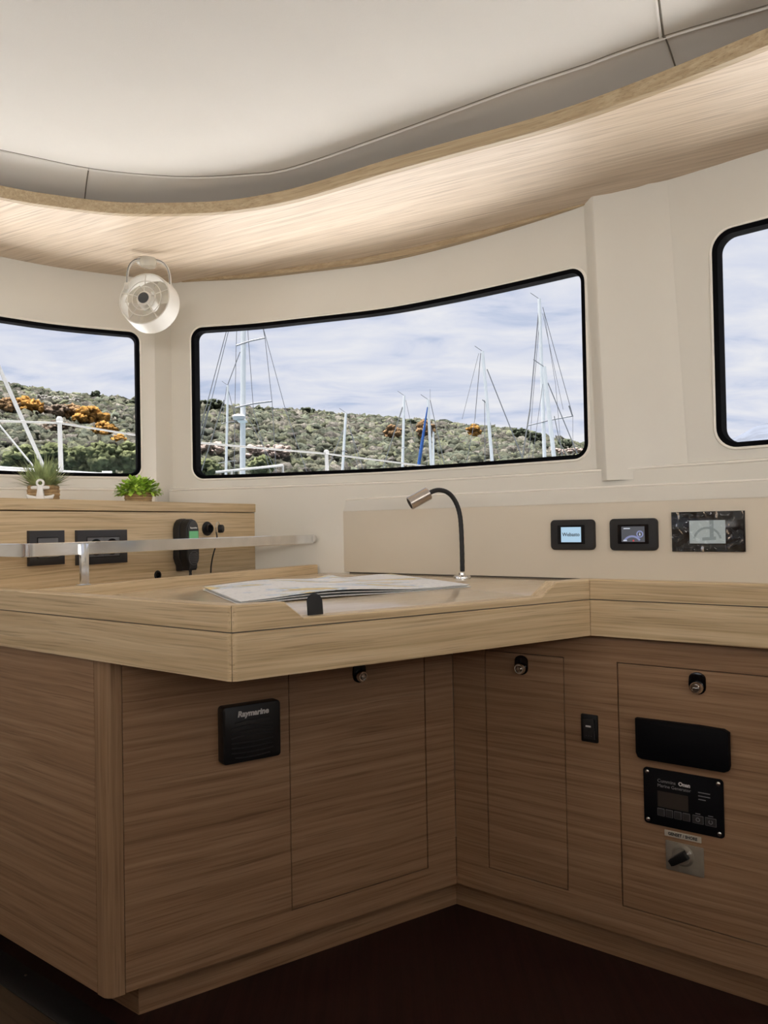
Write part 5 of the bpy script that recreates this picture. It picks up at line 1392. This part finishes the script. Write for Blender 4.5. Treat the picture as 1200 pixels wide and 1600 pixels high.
cz = [(0, -0.045, -0.070), (0, -0.045, -0.090), (0.001, -0.040, -0.105), (0.004, -0.03, -0.118), (0.02, -0.022, -0.124), (0.05, -0.02, -0.1255)]
mb = MB(); mb.tube(spline3(cz, 4), [0.0042 + 0.0008*math.sin(i*2.1) for i in range(len(spline3(cz, 4)))], 10); mb.build('cord', M_BLACK, t)
# ---- twelve-volt outlet with hanging cap
u, z = FK.uz(323, 826)
t = on_face('power_outlet', 'round black outlet with open cap right of the radio handset', 'socket', FK, u, z)
mb = MB(); mb.lathe([(0, -0.001), (0.0215, -0.001), (0.0225, 0.003), (0.021, 0.006), (0.0145, 0.007), (0.0140, 0.016), (0.0115, 0.016), (0.011, 0.004), (0, 0.004)], 28, T(0, 0, 0) @ ALONG_Y); mb.build('flange', M_BLACK, t)
mb = MB(); mb.lathe([(0, 0), (0.0125, 0), (0.0135, 0.003), (0.0125, 0.014), (0.008, 0.017), (0, 0.017)], 20, T(0.021, -0.030, -0.001) @ Matrix.Rotation(0.5, 4, 'Z') @ ALONG_Y); mb.build('cap', M_BLACK, t)
mb = MB(); mb.tube([(0.012+0.0085*math.cos(a/10*PI*1.6), -0.034, 0.004+0.017*math.sin(a/10*PI*1.6+0.3)) for a in range(11)], 0.0012, 6); mb.build('retainer_ring', M_CHROME, t)
cz = [(0.012, -0.028, -0.010), (0.013, -0.030, -0.03), (0.008, -0.028, -0.055), (0.002, -0.022, -0.085), (-0.002, -0.018, -0.115), (-0.002, -0.016, -0.138)]
mb = MB(); mb.tube(spline3(cz, 4), 0.0022, 8); mb.build('cord', M_BLACK, t)
# ---- cable grommet low on the splashback
u, z = FK.uz(246, 905)
t = on_face('cable_grommet', 'small dark cable grommet low on the splashback', 'grommet', FK, u, max(z, ZSF+0.02))
mb = MB(); mb.lathe([(0.012, -0.001), (0.0135, 0.001), (0.012, 0.004), (0.009, 0.004), (0.0085, 0.0), (0, 0.0)], 20, ALONG_Y); mb.build('ring', M_BLACK, t)
mb = MB(); mb.lathe([(0, 0.0006), (0.0086, 0.0006), (0.0086, 0.0002)], 16, ALONG_Y); mb.build('plug', M_GLOSSB, t)

# ---- plants in coiled rope baskets
def basket(t, r, h, rows):
    n = 72
    for i in range(rows):
        z = h*(i+0.5)/rows; rt = h/rows*0.56; R = r*(1.0 + 0.05*math.sin(PI*(i+0.5)/rows)) - rt
        V = []; m = 8
        for k in range(n):
            a = 2*PI*k/n
            for j in range(m):
                b = 2*PI*j/m; q = rt*(1 + 0.17*math.sin(b*2 + a*22 + i))
                V.append(((R+q*math.cos(b))*math.cos(a), (R+q*math.cos(b))*math.sin(a), z+q*math.sin(b)))
        mb = MB(); mb.add(V, [(k*m+j, ((k+1) % n)*m+j, ((k+1) % n)*m+(j+1) % m, k*m+(j+1) % m) for k in range(n) for j in range(m)]); mb.build('rope_coil', M_ROPE, t)
    mb = MB(); mb.lathe([(0, 0.002), (r*0.82, 0.002), (r*0.86, h*0.85), (0, h*0.9)], 28); mb.build('soil', M_SOIL, t)
def leaf(V, F, base, d, L, w, bend, kind):
    d = d.normalized(); side = d.cross(Vector((0, 0, 1))); side = side.normalized() if side.length > 1e-3 else Vector((1, 0, 0)); n0 = len(V); p = Vector(base); seg = 4
    prof = (1.0, 1.0, 0.8, 0.5, 0.04) if kind == 'blade' else (0.15, 0.75, 1.0, 0.8, 0.12)
    for i in range(seg+1):
        V += [tuple(p - side*w*prof[i]/2), tuple(p + side*w*prof[i]/2)]
        d = (d + Vector((0, 0, -bend))).normalized(); p = p + d*(L/seg)
    for i in range(seg): F.append((n0+2*i, n0+2*i+1, n0+2*i+3, n0+2*i+2))
def shelf_point(px, v): 
    r_ = ray(px, 770); q = FK.xy(0, v); tt = q.dot(FK.n)/Vector((r_.x, r_.y)).dot(FK.n); return Vector((r_.x*tt, r_.y*tt, ZK1))
p = shelf_point(68, 0.055); sc_ = p.y/FPX
t = thing('grassy_plant', 'spiky grass plant in a rope basket on the splashback shelf', 'plant', T(*p))
basket(t, 23*sc_, 22*sc_*1.0, 4)
V, F = [], []
for i in range(420):
    a = rng.uniform(0, 2*PI); tilt = rng.uniform(0.0, 1.0)**0.8*1.25; rr = rng.uniform(0, 17)*sc_
    L = rng.uniform(34, 60)*sc_*(1.0 - 0.25*tilt)
    leaf(V, F, (rr*math.cos(a), rr*math.sin(a), 19*sc_), Vector((math.sin(tilt)*math.cos(a), math.sin(tilt)*math.sin(a), math.cos(tilt))), L, rng.uniform(2.0, 3.4)*sc_, 0.10, 'blade')
for i in range(10):
    leaf(V, F, (-18*sc_, -4*sc_, 20*sc_), Vector((-1, rng.uniform(-0.4, 0.2), rng.uniform(-0.1, 0.35))), rng.uniform(20, 38)*sc_, 2.4*sc_, 0.05, 'blade')
mb = MB(); mb.add(V, F); mb.build('blades', M_LEAF1, t, smooth=0, kind='stuff')
p = shelf_point(216, 0.05); sc_ = p.y/FPX
t = thing('leafy_plant', 'bright green small-leaved plant in a rope basket near the window corner', 'plant', T(*p))
basket(t, 20*sc_, 16*sc_, 4)
V, F = [], []
for i in range(800):
    a = rng.uniform(0, 2*PI); tilt = math.acos(rng.uniform(-0.12, 1.0)); R = rng.uniform(12, 27)*sc_
    c = Vector((math.sin(tilt)*math.cos(a)*1.25, math.sin(tilt)*math.sin(a)*1.25, math.cos(tilt)*0.85))*R + Vector((0, 0, 14*sc_))
    d = Vector((math.cos(a)*math.sin(tilt)+rng.normal(0, 0.5), math.sin(a)*math.sin(tilt)+rng.normal(0, 0.5), math.cos(tilt)*0.6+rng.normal(0.3, 0.4)))
    leaf(V, F, tuple(c), d, rng.uniform(7, 11)*sc_, rng.uniform(4.5, 7)*sc_, 0.16, 'round')
mb = MB(); mb.add(V, F); mb.build('leaves', M_LEAF2, t, smooth=0, kind='stuff')
# ---- small white anchor ornament
p = shelf_point(63, 0.016); sc_ = p.y/FPX
t = thing('anchor_ornament', 'small white ceramic anchor standing before the grass plant', 'ornament', T(*p) @ Matrix.Rotation(FK.d.angle_signed(Vector((1, 0))) if False else 0.25, 4, 'Z'))
mb = MB(); mb.prism_xz([(-6.5*sc_, 0), (6.5*sc_, 0), (4.5*sc_, 12*sc_), (3.6*sc_, 20*sc_), (-3.6*sc_, 20*sc_), (-4.5*sc_, 12*sc_)], -4*sc_, 4*sc_, 0.001); mb.build('shank', M_CERAM, t)
mb = MB(); mb.tube([(-13.5*sc_, 0, 17.5*sc_), (-10*sc_, 0, 18*sc_), (10*sc_, 0, 18*sc_), (13.5*sc_, 0, 17.5*sc_)], [2.2*sc_, 2.9*sc_, 2.9*sc_, 2.2*sc_], 12); mb.build('stock', M_CERAM, t)
mb = MB(); mb.tube([(4.8*sc_*math.cos(a*PI/12), 0, 25*sc_ + 4.8*sc_*math.sin(a*PI/12)) for a in range(24)], 1.9*sc_, 10, closed=True); mb.build('ring', M_CERAM, t)
mb = MB(); mb.tube([(-20*sc_, 0, 7*sc_), (-17*sc_, 0, 3.2*sc_), (-9*sc_, 0, 2.4*sc_), (0, 0, 2.2*sc_), (9*sc_, 0, 2.4*sc_), (17*sc_, 0, 3.2*sc_), (20*sc_, 0, 7*sc_)], [1.2*sc_, 3.4*sc_, 2.6*sc_, 2.4*sc_, 2.6*sc_, 3.4*sc_, 1.2*sc_], 12); mb.build('arms', M_CERAM, t)

# ---- caged fan under the soffit
mt = at_z(224, 404, ZS)
axis = Vector((-0.17, -0.96, 0.15)).normalized()
cen = at_y(226, 467, mt.y - 0.075)
fan = thing('cabin_fan', 'round white cabin fan with wire cage hanging under the oak soffit', 'fan', T(*mt))
q = axis.to_track_quat('Z', 'Y').to_matrix().to_4x4()
Mf = T(*(cen - mt)) @ q
R = 41*cen.y/FPX
mb = MB(); mb.lathe([(0, -0.0004), (0.019, -0.0004), (0.021, -0.004), (0.021, -0.014), (0.017, -0.018), (0, -0.018)], 28); mb.build('mount', M_WHITE, fan)
mb = MB(); mb.lathe([(R*1.02, 0.0), (R*1.0, 0.001), (R*1.05, -0.055), (R*1.07, -0.060), (R*1.10, -0.060), (R*1.09, -0.050), (R*1.035, 0.002), (R*1.02, 0.003), (R*1.02, 0.0)], 48, Mf, caps=False); mb.build('housing', M_WHITE, fan)
def ring(rad, z, w, nm, m=M_WHITE):
    mb = MB(); mb.tube([Mf @ Vector((rad*math.cos(2*PI*k/40), rad*math.sin(2*PI*k/40), z)) for k in range(40)], w, 6, closed=True); mb.build(nm, m, fan)
ring(R*0.70, 0.004, 0.0016, 'cage_ring'); ring(R*0.47, 0.006, 0.0016, 'cage_ring'); ring(R*1.01, 0.001, 0.0024, 'cage_ring')
for k in range(5):
    a = math.radians(90 + 72*k)
    mb = MB(); mb.tube([Mf @ Vector((R*f*math.cos(a), R*f*math.sin(a), 0.006 - 0.004*f)) for f in (0.26, 0.6, 1.01)], 0.0017, 6); mb.build('cage_spoke', M_WHITE, fan)
mb = MB(); mb.lathe([(0, -0.045), (R*0.34, -0.045), (R*0.34, -0.006), (R*0.29, 0.006), (R*0.21, 0.008), (0.0, 0.008)], 32, Mf); mb.build('hub', M_WHITE, fan)
mb = MB(); mb.lathe([(0, 0.0075), (R*0.215, 0.0075), (R*0.215, 0.010), (R*0.17, 0.0115), (0, 0.0115)], 32, Mf); mb.build('hub_badge', plain('badge_grey', (0.045, 0.05, 0.055), 0.4), fan)
for k in range(3):
    V = []; F = []; n = 8
    for i in range(n+1):
        f = 0.33 + 0.60*i/n
        for j in range(5):
            a = math.radians(30 + 120*k) + (j/4-0.5)*(1.25 - 0.25*i/n); V.append(tuple(Mf @ Vector((R*f*math.cos(a), R*f*math.sin(a), -0.026 + (j/4-0.5)*0.020))))
    F = [(i*5+j, (i+1)*5+j, (i+1)*5+j+1, i*5+j+1) for i in range(n) for j in range(4)]
    n0 = len(V); V += [tuple(Vector(v) - axis*0.0012) for v in V]; F += [tuple(x+n0 for x in f[::-1]) for f in F]
    mb = MB(); mb.add(V, F); mb.build('blade', M_CLEAR, fan)
for k in range(3):
    a = math.radians(30 + 120*k); mb = MB(); mb.tube([Mf @ Vector((R*f*math.cos(a), R*f*math.sin(a), -0.055)) for f in (0.1, 1.05)], 0.003, 6); mb.build('rear_spoke', M_WHITE, fan)
# yoke: bent strap from the mount to both sides of the housing
c0 = Mf @ Vector((0, 0, -0.03)); sx = (Mf.to_3x3() @ Vector((1, 0, 0))); 
sx = Vector((1, 0.25, 0)).normalized()
yk = []
for i in range(21):
    a = PI*i/20; cc = math.copysign(abs(math.cos(a))**0.6, math.cos(a)); s_ = abs(math.sin(a))**0.6
    yk.append(c0 + sx*(R*0.80*cc) + Vector((0, 0, R*0.62 + s_*(-0.020 - c0.z - R*0.62))) - Vector((0, 0, 0)))
mb = MB(); mb.tube(yk, 0.0042, 8); mb.build('yoke', M_WHITE, fan)
mb = MB(); mb.tube([y_ + Vector((0, -0.0045, 0.002)) for y_ in yk], 0.0013, 6); mb.build('yoke_edge', M_GREYK, fan)
for s_ in (-1, 1):
    e_ = c0 + sx*(R*0.82*s_) + Vector((0, 0, R*0.62)); mb = MB(); mb.lathe([(0, -0.006), (0.0095, -0.006), (0.011, 0), (0.0095, 0.006), (0, 0.007)], 16, T(*e_) @ (sx*s_).to_track_quat('Z', 'Y').to_matrix().to_4x4()); mb.build('pivot_knob', M_WHITE, fan)
mb = MB(); mb.lathe([(0, 0), (0.024, 0.001), (0.027, -0.012), (0.022, -0.026), (0, -0.030)], 20, T(c0.x, c0.y - 0.004, -0.018)); mb.build('ball_joint', M_CLEAR, fan)
